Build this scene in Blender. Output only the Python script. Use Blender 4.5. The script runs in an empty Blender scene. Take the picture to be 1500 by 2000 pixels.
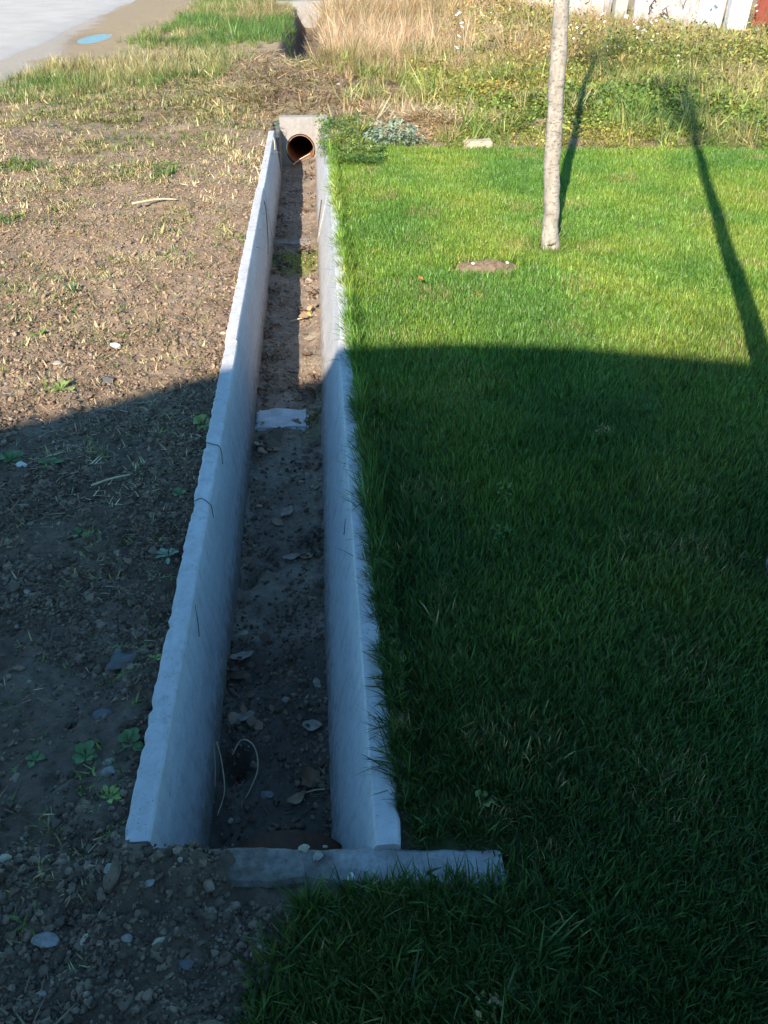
import bpy, bmesh, math, random
import numpy as np
from mathutils import Vector, Matrix, noise as mnoise

random.seed(7)
RNG = np.random.default_rng(11)
PI = math.pi
scene = bpy.context.scene
COL = scene.collection

# ------------------------------------------------------------------ camera
cam_data = bpy.data.cameras.new('camera')
cam_data.sensor_fit = 'VERTICAL'
cam_data.sensor_height = 32.0
cam_data.lens = 32.0 * 1500 / 2000
cam_data.clip_start = 0.02
cam_data.clip_end = 2000
cam = bpy.data.objects.new('camera', cam_data)
COL.objects.link(cam)
cam.location = (0, 0, 1.58)
cam.rotation_euler = (math.radians(90 - 36.99), 0, math.radians(-4.445))
scene.camera = cam

# ------------------------------------------------------------------ light
SUN_AZ, SUN_EL = math.radians(21), math.radians(32)     # light travels towards +Y, 21 degrees to the right
world = bpy.data.worlds.new('World')
scene.world = world
world.use_nodes = True
wn = world.node_tree
wn.nodes.clear()
sky = wn.nodes.new('ShaderNodeTexSky')
sky.sky_type = 'NISHITA'
sky.sun_disc = False
sky.sun_elevation = SUN_EL
sky.sun_rotation = PI + SUN_AZ
sky.air_density = 1.0
sky.dust_density = 0.3
sky.ozone_density = 2.0
bg = wn.nodes.new('ShaderNodeBackground')
bg.inputs['Strength'].default_value = 0.110
wo = wn.nodes.new('ShaderNodeOutputWorld')
tint = wn.nodes.new('ShaderNodeMix'); tint.data_type = 'RGBA'; tint.blend_type = 'MULTIPLY'
tint.inputs[0].default_value = 1.0
tint.inputs[7].default_value = (0.62, 1.05, 1.22, 1)          # clear, cool autumn sky
wn.links.new(sky.outputs[0], tint.inputs[6])
wn.links.new(tint.outputs[2], bg.inputs[0])
wn.links.new(bg.outputs[0], wo.inputs[0])

sun_data = bpy.data.lights.new('sun', 'SUN')
sun_data.energy = 4.8
sun_data.angle = math.radians(0.53)
sun_data.color = (1.0, 0.90, 0.76)
sun = bpy.data.objects.new('sun', sun_data)
COL.objects.link(sun)
ldir = Vector((math.sin(SUN_AZ) * math.cos(SUN_EL), math.cos(SUN_AZ) * math.cos(SUN_EL), -math.sin(SUN_EL)))
sun.rotation_euler = ldir.to_track_quat('-Z', 'Y').to_euler()
sun.location = (-5, -15, 12)

vs = scene.view_settings
vs.view_transform = 'Standard'
vs.look = 'None'
vs.exposure = 1.2
vs.gamma = 1.0
vs.use_curve_mapping = False
scene.render.engine = 'CYCLES'
scene.cycles.max_bounces = 4
scene.cycles.diffuse_bounces = 2
scene.cycles.glossy_bounces = 2
scene.cycles.transmission_bounces = 2
scene.cycles.transparent_max_bounces = 2
scene.cycles.caustics_reflective = False
scene.cycles.caustics_refractive = False
scene.cycles.adaptive_threshold = 0.03

# ------------------------------------------------------------------ numpy noise
def _hash(ix, iy, s):
    h = (ix.astype(np.int64) * 374761393 + iy.astype(np.int64) * 668265263 + s * 1442695041) & 0x7fffffff
    h = ((h ^ (h >> 13)) * 1274126177) & 0x7fffffff
    h = (h ^ (h >> 16)) & 0xffff
    return h / 65535.0

def vnoise(x, y, s=0):
    x = np.asarray(x, float); y = np.asarray(y, float)
    ix = np.floor(x); iy = np.floor(y)
    fx = x - ix; fy = y - iy
    fx = fx * fx * (3 - 2 * fx); fy = fy * fy * (3 - 2 * fy)
    a = _hash(ix, iy, s); b = _hash(ix + 1, iy, s); c = _hash(ix, iy + 1, s); d = _hash(ix + 1, iy + 1, s)
    return (a * (1 - fx) + b * fx) * (1 - fy) + (c * (1 - fx) + d * fx) * fy

def fbm(x, y, s=0, o=4):
    x = np.asarray(x, float); y = np.asarray(y, float)
    t = np.zeros(np.broadcast(x, y).shape); a = 0.5; n = 0.0
    for k in range(o):
        t = t + a * vnoise(x, y, s + 17 * k); n += a
        x = x * 2.03 + 3.1; y = y * 2.03 + 1.7; a *= 0.5
    return t / n

def smooth(a, b, x):
    t = np.clip((np.asarray(x, float) - a) / (b - a), 0, 1)
    return t * t * (3 - 2 * t)

# ------------------------------------------------------------------ layout of the place (metres)
XLO, XLI, XRI, XRO = -0.488, -0.429, 0.050, 0.108          # wall tops: left outer/inner, right inner/outer
XLB, XRB = -0.392, -0.063                                  # wall feet on the channel floor
ZTOP, ZFLOOR = 0.03, -0.42
Y0, Y1 = 0.93, 8.95                                        # inner faces of the two end walls

def lawn_far(x):            # the line where the mown lawn ends
    x = np.asarray(x, float)
    return 7.66 - 0.125 * x + (fbm(x * 2.1, x * 0 + 3, 12, 3) - .5) * 0.22

def lawn_left(y):           # left rim of the lawn: the wall, and past its end an uneven line
    y = np.asarray(y, float)
    return np.where(y > 0.80, XRO + 0.012, np.interp(y, [-3, 0.3, 0.56, 0.63, 0.70, 0.76, 0.80], [-0.25, -0.2, -0.165, -0.15, -0.11, -0.05, 0.02]))

def road_edge(y):
    return np.interp(np.asarray(y, float), [-50, 5, 14.1, 18.8, 26.8, 60, 300], [-4.2, -4.6, -4.86, -5.01, -5.26, -6.4, -14.0])

def m_lawn(x, y):
    return smooth(-0.02, 0.03, x - lawn_left(y)) * smooth(0.08, -0.08, y - lawn_far(x))

def ditch_center(y):
    return -0.22 + 0.012 * (np.asarray(y, float) - 13)

def gz(x, y):
    """height of the ground"""
    x = np.asarray(x, float); y = np.asarray(y, float)
    left = smooth(-0.44, -0.52, x) * 1.0
    r = np.hypot(x, y)
    z = (fbm(x * 0.6, y * 0.6, 3, 3) - 0.5) * 0.07 * smooth(0.2, 3, r)
    ml = m_lawn(x, y)
    rough = (1 - ml)
    near = smooth(9, 3, y)
    z = z + rough * ((fbm(x * 6, y * 6, 5, 3) - 0.5) * 0.035 + (fbm(x * 26, y * 26, 9, 3) - 0.5) * 0.030 * near)
    # lumpy dug soil near the left of the channel
    lump = np.abs(fbm(x * 13, y * 13, 21, 3) - 0.5) * 2
    z = z + rough * (0.012 - lump * 0.035) * smooth(3.4, 2.0, y)
    z = z + ml * (-0.012)
    # soil sits a little below the wall top on the left, and heaps over the end sill
    d = XLO - x
    z = z - 0.014 * np.exp(-(d / 0.05) ** 2) * (y > 0.95)
    z = z + (0.030 + 0.03 * (fbm(x * 18, y * 18, 33, 3) - .5)) * smooth(-0.20, -0.38, x + (fbm(x * 9, y * 9, 35, 3) - .5) * 0.22) * smooth(0.93, 0.865, y) * smooth(-1.0, -0.6, x) + 0.042 * np.exp(-((x + 0.43) / 0.13) ** 4 - ((y - 0.865) / 0.065) ** 4)
    z = np.where((x > -0.6) & (x < 0.45) & (y > 0.77) & (y < 0.93), np.where(x > -0.05, np.minimum(z, -0.012), z - 0.012), z)
    z = z + 0.004
    # banks beyond the lawn
    z = z + 0.10 * smooth(0, 1.6, y - lawn_far(x)) * smooth(1.2, 3.0, x) * (0.5 + fbm(x * 0.8, y * 0.8, 31, 2))
    z = z + 0.10 * smooth(8.9, 10.5, y) * np.exp(-((x + 0.15) / 1.2) ** 2)
    # roadside: drop flat, with the hollow that holds the puddle
    shoulder = smooth(-3.7, -4.3, x - 0.0 * y)
    z = z * (1 - 0.75 * shoulder)
    z = z - 0.07 * np.exp(-((x + 4.22) / 0.40) ** 2 - ((y - 17.7) / 1.25) ** 2)
    # old open ditch further on
    dc = np.abs(x - ditch_center(y))
    z = z - 0.55 * smooth(0.42, 0.10, dc) * smooth(12.9, 13.5, y) * smooth(25, 22.5, y)
    return z

# ------------------------------------------------------------------ material helpers
MATS = {}
def new_mat(name):
    m = bpy.data.materials.new(name); m.use_nodes = True
    nt = m.node_tree; nt.nodes.clear()
    out = nt.nodes.new('ShaderNodeOutputMaterial')
    b = nt.nodes.new('ShaderNodeBsdfPrincipled')
    nt.links.new(b.outputs[0], out.inputs[0])
    MATS[name] = m
    return m, nt, b

def ramp(nt, fac, stops):
    r = nt.nodes.new('ShaderNodeValToRGB')
    e = r.color_ramp.elements
    while len(e) < len(stops): e.new(0.5)
    for k, (p, c) in enumerate(stops):
        e[k].position = p; e[k].color = (c[0], c[1], c[2], 1)
    nt.links.new(fac, r.inputs[0])
    return r.outputs[0]

def tex_noise(nt, vec, scale, detail=5, rough=0.6, dist=0.0):
    n = nt.nodes.new('ShaderNodeTexNoise')
    n.inputs['Scale'].default_value = scale; n.inputs['Detail'].default_value = detail
    n.inputs['Roughness'].default_value = rough; n.inputs['Distortion'].default_value = dist
    nt.links.new(vec, n.inputs['Vector'])
    return n.outputs[0]

def mix(nt, fac, a, b, mode='MIX'):
    m = nt.nodes.new('ShaderNodeMix'); m.data_type = 'RGBA'; m.blend_type = mode
    for s, v in ((m.inputs[0], fac), (m.inputs[6], a), (m.inputs[7], b)):
        if hasattr(v, 'links'): nt.links.new(v, s)
        elif isinstance(v, (int, float)): s.default_value = v
        else: s.default_value = (v[0], v[1], v[2], 1)
    return m.outputs[2]

def math_n(nt, op, a, b=0.0, clamp=False):
    m = nt.nodes.new('ShaderNodeMath'); m.operation = op; m.use_clamp = clamp
    for s, v in ((m.inputs[0], a), (m.inputs[1], b)):
        if hasattr(v, 'links'): nt.links.new(v, s)
        else: s.default_value = v
    return m.outputs[0]

def pos(nt):
    g = nt.nodes.new('ShaderNodeNewGeometry')
    return g.outputs['Position']

def objco(nt):
    return nt.nodes.new('ShaderNodeTexCoord').outputs['Object']

def bump(nt, bsdf, h, strength, dist=0.01):
    b = nt.nodes.new('ShaderNodeBump')
    b.inputs['Strength'].default_value = strength; b.inputs['Distance'].default_value = dist
    nt.links.new(h, b.inputs['Height'])
    nt.links.new(b.outputs[0], bsdf.inputs['Normal'])
    return b

def simple_mat(name, c1, c2, scale=20, rough=0.85, bstr=0.4, bscale=60, bdist=0.005, spec=0.3, coords='pos', stretch=None, vary=0.0):
    m, nt, b = new_mat(name)
    v = pos(nt) if coords == 'pos' else objco(nt)
    if stretch:
        mp = nt.nodes.new('ShaderNodeMapping'); mp.inputs['Scale'].default_value = stretch
        nt.links.new(v, mp.inputs[0]); v = mp.outputs[0]
    f = tex_noise(nt, v, scale, 6, 0.65)
    c = ramp(nt, f, [(0.3, c1), (0.7, c2)])
    if vary:
        oi = nt.nodes.new('ShaderNodeObjectInfo')
        k_ = math_n(nt, 'ADD', math_n(nt, 'MULTIPLY', oi.outputs['Random'], vary), 1 - vary * 0.45)
        cb = nt.nodes.new('ShaderNodeCombineColor')
        for q in range(3): nt.links.new(k_, cb.inputs[q])
        c = mix(nt, 1.0, c, cb.outputs[0], 'MULTIPLY')
    nt.links.new(c, b.inputs['Base Color'])
    b.inputs['Roughness'].default_value = rough
    b.inputs['Specular IOR Level'].default_value = spec
    if bstr: bump(nt, b, tex_noise(nt, v, bscale, 6, 0.7), bstr, bdist)
    return m

# foliage: the tint of each clump comes with it, each blade differs a little
def foliage_mat(name, transl=0.30, rough=0.42):
    m = bpy.data.materials.new(name); m.use_nodes = True
    nt = m.node_tree; nt.nodes.clear(); MATS[name] = m
    out = nt.nodes.new('ShaderNodeOutputMaterial')
    at_ = nt.nodes.new('ShaderNodeAttribute'); at_.attribute_type = 'INSTANCER'; at_.attribute_name = 'tint'
    bv = nt.nodes.new('ShaderNodeAttribute'); bv.attribute_type = 'GEOMETRY'; bv.attribute_name = 'bv'
    col = mix(nt, 1.0, at_.outputs['Color'], bv.outputs['Color'], 'MULTIPLY')
    b = nt.nodes.new('ShaderNodeBsdfPrincipled')
    b.inputs['Roughness'].default_value = rough
    b.inputs['Specular IOR Level'].default_value = 0.4
    nt.links.new(col, b.inputs['Base Color'])
    t = nt.nodes.new('ShaderNodeBsdfTranslucent')
    tc = mix(nt, 1.0, col, (1.15, 1.1, 0.55), 'MULTIPLY')
    nt.links.new(tc, t.inputs[0])
    ms = nt.nodes.new('ShaderNodeMixShader'); ms.inputs[0].default_value = transl
    nt.links.new(b.outputs[0], ms.inputs[1]); nt.links.new(t.outputs[0], ms.inputs[2])
    nt.links.new(ms.outputs[0], out.inputs[0])
    return m
foliage_mat('foliage')

# soil sheet
def ground_material():
    m, nt, b = new_mat('ground_soil')
    p = pos(nt)
    a = nt.nodes.new('ShaderNodeAttribute'); a.attribute_name = 'zone'
    sep = nt.nodes.new('ShaderNodeSeparateColor'); nt.links.new(a.outputs['Color'], sep.inputs[0])
    n1 = tex_noise(nt, p, 2.3, 6, 0.6); n2 = tex_noise(nt, p, 38, 6, 0.7); n3 = tex_noise(nt, p, 190, 4, 0.7)
    dry = ramp(nt, n1, [(0.3, (0.20, 0.135, 0.086)), (0.5, (0.27, 0.188, 0.125)), (0.72, (0.335, 0.25, 0.178))])
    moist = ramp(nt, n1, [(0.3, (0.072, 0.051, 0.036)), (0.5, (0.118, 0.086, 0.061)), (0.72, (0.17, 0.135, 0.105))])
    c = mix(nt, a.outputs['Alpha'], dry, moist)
    f2 = ramp(nt, n2, [(0.3, (0.62, 0.60, 0.58)), (0.55, (1, 1, 1)), (0.75, (1.2, 1.2, 1.2))])
    c = mix(nt, 1.0, c, f2, 'MULTIPLY')
    lawn = ramp(nt, n2, [(0.3, (0.030, 0.040, 0.014)), (0.7, (0.065, 0.075, 0.025))])
    c = mix(nt, sep.outputs[0], c, lawn)
    straw = ramp(nt, n2, [(0.3, (0.20, 0.145, 0.085)), (0.7, (0.36, 0.28, 0.17))])
    c = mix(nt, sep.outputs[1], c, straw)
    sand = ramp(nt, n2, [(0.3, (0.26, 0.215, 0.165)), (0.7, (0.38, 0.33, 0.27))])
    c = mix(nt, sep.outputs[2], c, sand)
    nt.links.new(c, b.inputs['Base Color'])
    b.inputs['Roughness'].default_value = 0.95
    b.inputs['Specular IOR Level'].default_value = 0.15
    h = math_n(nt, 'ADD', n2, math_n(nt, 'MULTIPLY', n3, 0.5))
    bump(nt, b, h, 0.8, 0.010)
    return m
ground_material()

def silt_material():
    m, nt, b = new_mat('channel_silt')
    p = pos(nt)
    n1 = tex_noise(nt, p, 4.5, 6, 0.65); n2 = tex_noise(nt, p, 45, 6, 0.7); n3 = tex_noise(nt, p, 200, 3, 0.7)
    c = ramp(nt, n1, [(0.28, (0.13, 0.098, 0.072)), (0.45, (0.22, 0.168, 0.125)), (0.6, (0.29, 0.23, 0.175)), (0.75, (0.36, 0.30, 0.24))])
    a = nt.nodes.new('ShaderNodeAttribute'); a.attribute_name = 'moss'
    moss = ramp(nt, n2, [(0.3, (0.06, 0.10, 0.012)), (0.7, (0.17, 0.22, 0.03))])
    c = mix(nt, a.outputs['Fac'], c, moss)
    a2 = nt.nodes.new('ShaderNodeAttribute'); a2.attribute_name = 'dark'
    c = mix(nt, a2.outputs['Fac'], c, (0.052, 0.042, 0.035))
    c = mix(nt, 1.0, c, ramp(nt, n2, [(0.3, (0.65, 0.65, 0.65)), (0.6, (1.1, 1.1, 1.1))]), 'MULTIPLY')
    nt.links.new(c, b.inputs['Base Color'])
    b.inputs['Roughness'].default_value = 0.9
    b.inputs['Specular IOR Level'].default_value = 0.2
    bump(nt, b, math_n(nt, 'ADD', n2, math_n(nt, 'MULTIPLY', n3, 0.5)), 0.7, 0.008)
silt_material()

def concrete_material(name, lo, hi, dirt=0.5, mud=0.0):
    m, nt, b = new_mat(name)
    p = pos(nt)
    mp = nt.nodes.new('ShaderNodeMapping'); mp.inputs['Scale'].default_value = (6, 0.9, 3)
    nt.links.new(p, mp.inputs[0])
    n1 = tex_noise(nt, mp.outputs[0], 2.2, 6, 0.65, 0.4)      # cast streaks
    n2 = tex_noise(nt, p, 24, 6, 0.7)
    n3 = tex_noise(nt, p, 260, 4, 0.7)
    c = ramp(nt, n1, [(0.25, lo), (0.75, hi)])
    c = mix(nt, 1.0, c, ramp(nt, n2, [(0.25, (0.80, 0.79, 0.77)), (0.55, (1, 1, 1)), (0.75, (1.06, 1.06, 1.06))]), 'MULTIPLY')
    # run-down stains: narrow along the wall, long in height
    mv = nt.nodes.new('ShaderNodeMapping'); mv.inputs['Scale'].default_value = (9, 9, 0.9)
    nt.links.new(p, mv.inputs[0])
    nv = tex_noise(nt, mv.outputs[0], 2.6, 5, 0.7)
    c = mix(nt, math_n(nt, 'MULTIPLY', ramp(nt, nv, [(0.54, (0, 0, 0)), (0.70, (1, 1, 1))]), 0.40), c, (0.23, 0.195, 0.16))
    n4 = tex_noise(nt, p, 75, 4, 0.75)
    spots = ramp(nt, n4, [(0.58, (0, 0, 0)), (0.72, (1, 1, 1))])
    c = mix(nt, math_n(nt, 'MULTIPLY', spots, dirt), c, (0.22, 0.175, 0.135))
    # air holes left in the casting
    vo = nt.nodes.new('ShaderNodeTexVoronoi'); vo.inputs['Scale'].default_value = 85
    nt.links.new(p, vo.inputs['Vector'])
    pore = math_n(nt, 'LESS_THAN', math_n(nt, 'ADD', vo.outputs['Distance'], math_n(nt, 'MULTIPLY', n2, 0.5)), 0.36)
    c = mix(nt, math_n(nt, 'MULTIPLY', pore, 0.7), c, (0.13, 0.115, 0.10))
    if mud:
        sx = nt.nodes.new('ShaderNodeSeparateXYZ'); nt.links.new(p, sx.inputs[0])
        h = math_n(nt, 'ADD', sx.outputs[2], math_n(nt, 'MULTIPLY', math_n(nt, 'SUBTRACT', n2, 0.5), 0.30))
        mr = nt.nodes.new('ShaderNodeMapRange'); mr.inputs[1].default_value = -0.27; mr.inputs[2].default_value = -0.40
        nt.links.new(h, mr.inputs[0])
        c = mix(nt, math_n(nt, 'MULTIPLY', mr.outputs[0], mud), c, (0.16, 0.125, 0.09))     # mud splashed from the bed
    nt.links.new(c, b.inputs['Base Color'])
    b.inputs['Roughness'].default_value = 0.9
    b.inputs['Specular IOR Level'].default_value = 0.2
    hh_ = math_n(nt, 'SUBTRACT', math_n(nt, 'ADD', math_n(nt, 'MULTIPLY', n3, 0.5), n4), math_n(nt, 'MULTIPLY', pore, 1.2))
    bump(nt, b, hh_, 0.35, 0.004)
    return m
concrete_material('concrete', (0.40, 0.39, 0.385), (0.53, 0.52, 0.515), 0.35, 0.75)
concrete_material('concrete_dirty', (0.13, 0.115, 0.10), (0.27, 0.245, 0.22), 0.8)
def sill_material():
    m, nt, b = new_mat('sill_concrete')
    p = pos(nt)
    sx = nt.nodes.new('ShaderNodeSeparateXYZ'); nt.links.new(p, sx.inputs[0])
    n1 = tex_noise(nt, p, 9, 6, 0.7); n2 = tex_noise(nt, p, 60, 5, 0.7); n3 = tex_noise(nt, p, 240, 4, 0.7)
    # soil trodden over the left of the sill, cleaner towards its right end
    e = math_n(nt, 'ADD', math_n(nt, 'MULTIPLY', sx.outputs[0], 2.6), math_n(nt, 'MULTIPLY', math_n(nt, 'SUBTRACT', n1, 0.5), 2.2))
    f = nt.nodes.new('ShaderNodeMapRange'); f.inputs[1].default_value = -0.45; f.inputs[2].default_value = 0.45
    nt.links.new(e, f.inputs[0])
    clean = ramp(nt, n2, [(0.3, (0.27, 0.26, 0.25)), (0.7, (0.40, 0.39, 0.38))])
    dirty = ramp(nt, n2, [(0.3, (0.085, 0.072, 0.058)), (0.7, (0.19, 0.168, 0.14))])
    nt.links.new(mix(nt, f.outputs[0], dirty, clean), b.inputs['Base Color'])
    b.inputs['Roughness'].default_value = 0.92; b.inputs['Specular IOR Level'].default_value = 0.2
    bump(nt, b, math_n(nt, 'ADD', n2, math_n(nt, 'MULTIPLY', n3, 0.5)), 0.6, 0.006)
sill_material()
concrete_material('concrete_cream', (0.26, 0.235, 0.21), (0.35, 0.32, 0.29), 0.5)

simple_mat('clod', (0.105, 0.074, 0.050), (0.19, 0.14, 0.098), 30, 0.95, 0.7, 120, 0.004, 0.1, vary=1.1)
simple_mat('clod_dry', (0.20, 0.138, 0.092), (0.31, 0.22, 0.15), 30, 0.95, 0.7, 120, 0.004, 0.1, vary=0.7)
simple_mat('stone_pale', (0.16, 0.13, 0.10), (0.40, 0.36, 0.30), 45, 0.8, 0.3, 120, 0.003, coords='obj')
simple_mat('stone_grey', (0.13, 0.115, 0.10), (0.30, 0.285, 0.265), 45, 0.8, 0.35, 120, 0.003, coords='obj')
simple_mat('stone_dark', (0.075, 0.072, 0.070), (0.14, 0.135, 0.13), 18, 0.85, 0.4, 90, 0.003, coords='obj')
simple_mat('stone_white', (0.38, 0.35, 0.31), (0.66, 0.65, 0.61), 40, 0.6, 0.1, coords='obj')
simple_mat('stone_buff', (0.30, 0.24, 0.16), (0.44, 0.37, 0.27), 25, 0.8, 0.3, 120, 0.003, coords='obj')
simple_mat('bark', (0.24, 0.205, 0.165), (0.44, 0.385, 0.32), 30, 0.85, 0.8, 70, 0.006, stretch=(1, 1, 0.55))
def bark_material():
    m = MATS['bark']; nt = m.node_tree; b = [n_ for n_ in nt.nodes if n_.type == 'BSDF_PRINCIPLED'][0]
    old = b.inputs['Base Color'].links[0].from_socket
    mp = nt.nodes.new('ShaderNodeMapping'); mp.inputs['Scale'].default_value = (1, 1, 2.2)
    nt.links.new(pos(nt), mp.inputs[0])
    f = ramp(nt, tex_noise(nt, mp.outputs[0], 34, 5, 0.75), [(0.52, (0, 0, 0)), (0.64, (1, 1, 1))])
    nt.links.new(mix(nt, math_n(nt, 'MULTIPLY', f, 0.8), old, (0.085, 0.07, 0.055)), b.inputs['Base Color'])
bark_material()
simple_mat('twig_bark', (0.16, 0.11, 0.075), (0.28, 0.20, 0.14), 40, 0.85, 0.3)
simple_mat('pipe_orange', (0.24, 0.105, 0.055), (0.34, 0.155, 0.085), 9, 0.6, 0.15)
simple_mat('pipe_rust', (0.05, 0.022, 0.012), (0.11, 0.05, 0.026), 14, 0.7, 0.4)
simple_mat('asphalt', (0.34, 0.305, 0.27), (0.42, 0.38, 0.34), 1.2, 0.9, 0.35, 160, 0.006)
simple_mat('dry_leaf', (0.20, 0.12, 0.07), (0.38, 0.26, 0.17), 30, 0.75, 0.3, 90, 0.002, coords='obj')
simple_mat('pale_leaf', (0.19, 0.145, 0.105), (0.36, 0.30, 0.24), 30, 0.75, 0.3, 90, 0.002, coords='obj')
simple_mat('brown_leaf', (0.10, 0.055, 0.03), (0.22, 0.13, 0.075), 30, 0.7, 0.3, 90, 0.002, coords='obj')
simple_mat('yellow_leaf', (0.35, 0.27, 0.06), (0.50, 0.40, 0.10), 30, 0.7, 0.3, 90, 0.002, coords='obj')
simple_mat('rust_leaf', (0.45, 0.14, 0.04), (0.60, 0.24, 0.07), 30, 0.7, 0.3, 90, 0.002, coords='obj')
simple_mat('dry_stem', (0.38, 0.31, 0.19), (0.54, 0.46, 0.30), 40, 0.7, 0.2, coords='obj')
simple_mat('root', (0.06, 0.04, 0.03), (0.12, 0.085, 0.06), 40, 0.9, 0.3, coords='obj')
simple_mat('weed_leaf', (0.045, 0.10, 0.030), (0.10, 0.18, 0.06), 30, 0.55, 0.25, 90, 0.002, coords='obj')
simple_mat('weed_leaf_light', (0.14, 0.21, 0.045), (0.25, 0.30, 0.08), 30, 0.55, 0.25, 90, 0.002, coords='obj')
simple_mat('grey_leaf', (0.11, 0.16, 0.10), (0.21, 0.27, 0.19), 30, 0.7, 0.25, 90, 0.002, coords='obj')
simple_mat('mound_soil', (0.17, 0.118, 0.074), (0.29, 0.205, 0.135), 45, 0.95, 1.0, 130, 0.010, 0.1)
simple_mat('plaster_white', (0.66, 0.63, 0.60), (0.80, 0.78, 0.76), 5, 0.85, 0.3, 60)
simple_mat('plaster_old', (0.36, 0.31, 0.28), (0.58, 0.52, 0.48), 7, 0.9, 0.6, 20, 0.02)
simple_mat('mortar', (0.46, 0.46, 0.46), (0.60, 0.60, 0.60), 14, 0.85, 0.3, 90, 0.004)
simple_mat('plaster_grey', (0.48, 0.47, 0.47), (0.62, 0.61, 0.60), 4, 0.9, 0.2)
simple_mat('metal_white', (0.62, 0.64, 0.66), (0.74, 0.75, 0.77), 6, 0.45, 0.1)
simple_mat('metal_grey_green', (0.30, 0.31, 0.26), (0.40, 0.40, 0.34), 6, 0.6, 0.1)
simple_mat('metal_red', (0.14, 0.028, 0.016), (0.24, 0.055, 0.028), 8, 0.55, 0.2)
simple_mat('roof_tile', (0.24, 0.09, 0.05), (0.36, 0.15, 0.08), 8, 0.85, 0.3)
simple_mat('door_wood', (0.12, 0.07, 0.04), (0.2, 0.12, 0.07), 8, 0.6, 0.2)
m, nt, b = new_mat('window_glass')
b.inputs['Base Color'].default_value = (0.03, 0.04, 0.05, 1); b.inputs['Roughness'].default_value = 0.05
m, nt, b = new_mat('water')
b.inputs['Base Color'].default_value = (0.10, 0.085, 0.065, 1); b.inputs['Roughness'].default_value = 0.22
b.inputs['IOR'].default_value = 1.33; b.inputs['Specular IOR Level'].default_value = 0.12
m, nt, b = new_mat('petal')
b.inputs['Base Color'].default_value = (0.82, 0.82, 0.78, 1); b.inputs['Roughness'].default_value = 0.7

# ------------------------------------------------------------------ object helpers
def mesh_from(name, verts, faces, mat=None, smooth_=False):
    me = bpy.data.meshes.new(name)
    me.from_pydata([tuple(v) for v in verts], [], [tuple(f) for f in faces])
    if mat: me.materials.append(MATS[mat])
    if smooth_: me.polygons.foreach_set('use_smooth', [True] * len(me.polygons))
    me.update()
    return me

def link(name, me, parent=None, loc=None, rot=None, scl=None):
    o = bpy.data.objects.new(name, me)
    COL.objects.link(o)
    if parent: o.parent = parent
    if loc is not None: o.location = loc
    if rot is not None: o.rotation_euler = rot
    if scl is not None: o.scale = scl
    return o

def tag(o, label, cat=None, group=None, kind=None):
    o['label'] = label
    if cat: o['category'] = cat
    if group: o['group'] = group
    if kind: o['kind'] = kind
    return o

def thing(name, label, cat, loc=(0, 0, 0), rotz=0, group=None):
    o = bpy.data.objects.new(name, None); COL.objects.link(o)
    o.empty_display_size = 0.1
    o.location = loc; o.rotation_euler = (0, 0, rotz)
    return tag(o, label, cat, group)

def bm_mesh(name, bm, mat, smooth_=False):
    me = bpy.data.meshes.new(name); bm.to_mesh(me); bm.free()
    me.materials.append(MATS[mat])
    if smooth_: me.polygons.foreach_set('use_smooth', [True] * len(me.polygons))
    return me

def box_mesh(name, x0, x1, y0, y1, z0, z1, mat, bev=0.006, cuts=0, jit=0.0, seed=0):
    bm = bmesh.new()
    bmesh.ops.create_cube(bm, size=1)
    for v in bm.verts:
        v.co = Vector((x0 + (v.co.x + .5) * (x1 - x0), y0 + (v.co.y + .5) * (y1 - y0), z0 + (v.co.z + .5) * (z1 - z0)))
    if cuts:
        bmesh.ops.subdivide_edges(bm, edges=bm.edges[:], cuts=cuts, use_grid_fill=True)
    if bev:
        sharp = [e for e in bm.edges if len(e.link_faces) == 2 and e.link_faces[0].normal.angle(e.link_faces[1].normal, 0) > 0.6] if not cuts else [e for e in bm.edges if e.calc_face_angle(0) > 0.6]
        bmesh.ops.bevel(bm, geom=sharp, offset=bev, segments=2, affect='EDGES')
    if jit:
        for v in bm.verts:
            q = v.co * 18 + Vector((seed * 7.3, 0, 0))
            v.co += Vector((mnoise.noise(q), mnoise.noise(q + Vector((9, 3, 1))), mnoise.noise(q + Vector((4, 8, 2))))) * jit
    return bm_mesh(name, bm, mat)

def tube_mesh(name, pts, radii, mat, sides=8, cap=True, jit=0.0, seed=0):
    pts = [Vector(p) for p in pts]
    verts, faces = [], []
    up = Vector((0, 0, 1))
    ref = None
    for i, p in enumerate(pts):
        t = (pts[min(i + 1, len(pts) - 1)] - pts[max(i - 1, 0)]).normalized()
        if ref is None:
            ref = t.cross(Vector((0.31, 0.9, 0.2))).normalized()
        ref = (ref - t * ref.dot(t)).normalized()
        bi = t.cross(ref)
        for k in range(sides):
            a = 2 * PI * k / sides
            rr = radii[i]
            if jit:
                q = Vector((math.cos(a) * 2, math.sin(a) * 2, p.z * 6 + seed))
                rr *= 1 + jit * mnoise.noise(q)
            verts.append(p + (ref * math.cos(a) + bi * math.sin(a)) * rr)
    for i in range(len(pts) - 1):
        for k in range(sides):
            a = i * sides + k; b_ = i * sides + (k + 1) % sides
            faces.append((a, b_, b_ + sides, a + sides))
    if cap:
        faces.append(tuple(range(sides - 1, -1, -1)))
        faces.append(tuple((len(pts) - 1) * sides + k for k in range(sides)))
    return mesh_from(name, verts, faces, mat, True)

def set_attr(me, name, arr, typ='FLOAT', dom='POINT'):
    a = me.attributes.new(name, typ, dom)
    key = {'FLOAT': 'value', 'INT': 'value', 'FLOAT_VECTOR': 'vector', 'FLOAT_COLOR': 'color'}[typ]
    a.data.foreach_set(key, np.ascontiguousarray(arr).ravel())

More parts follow.
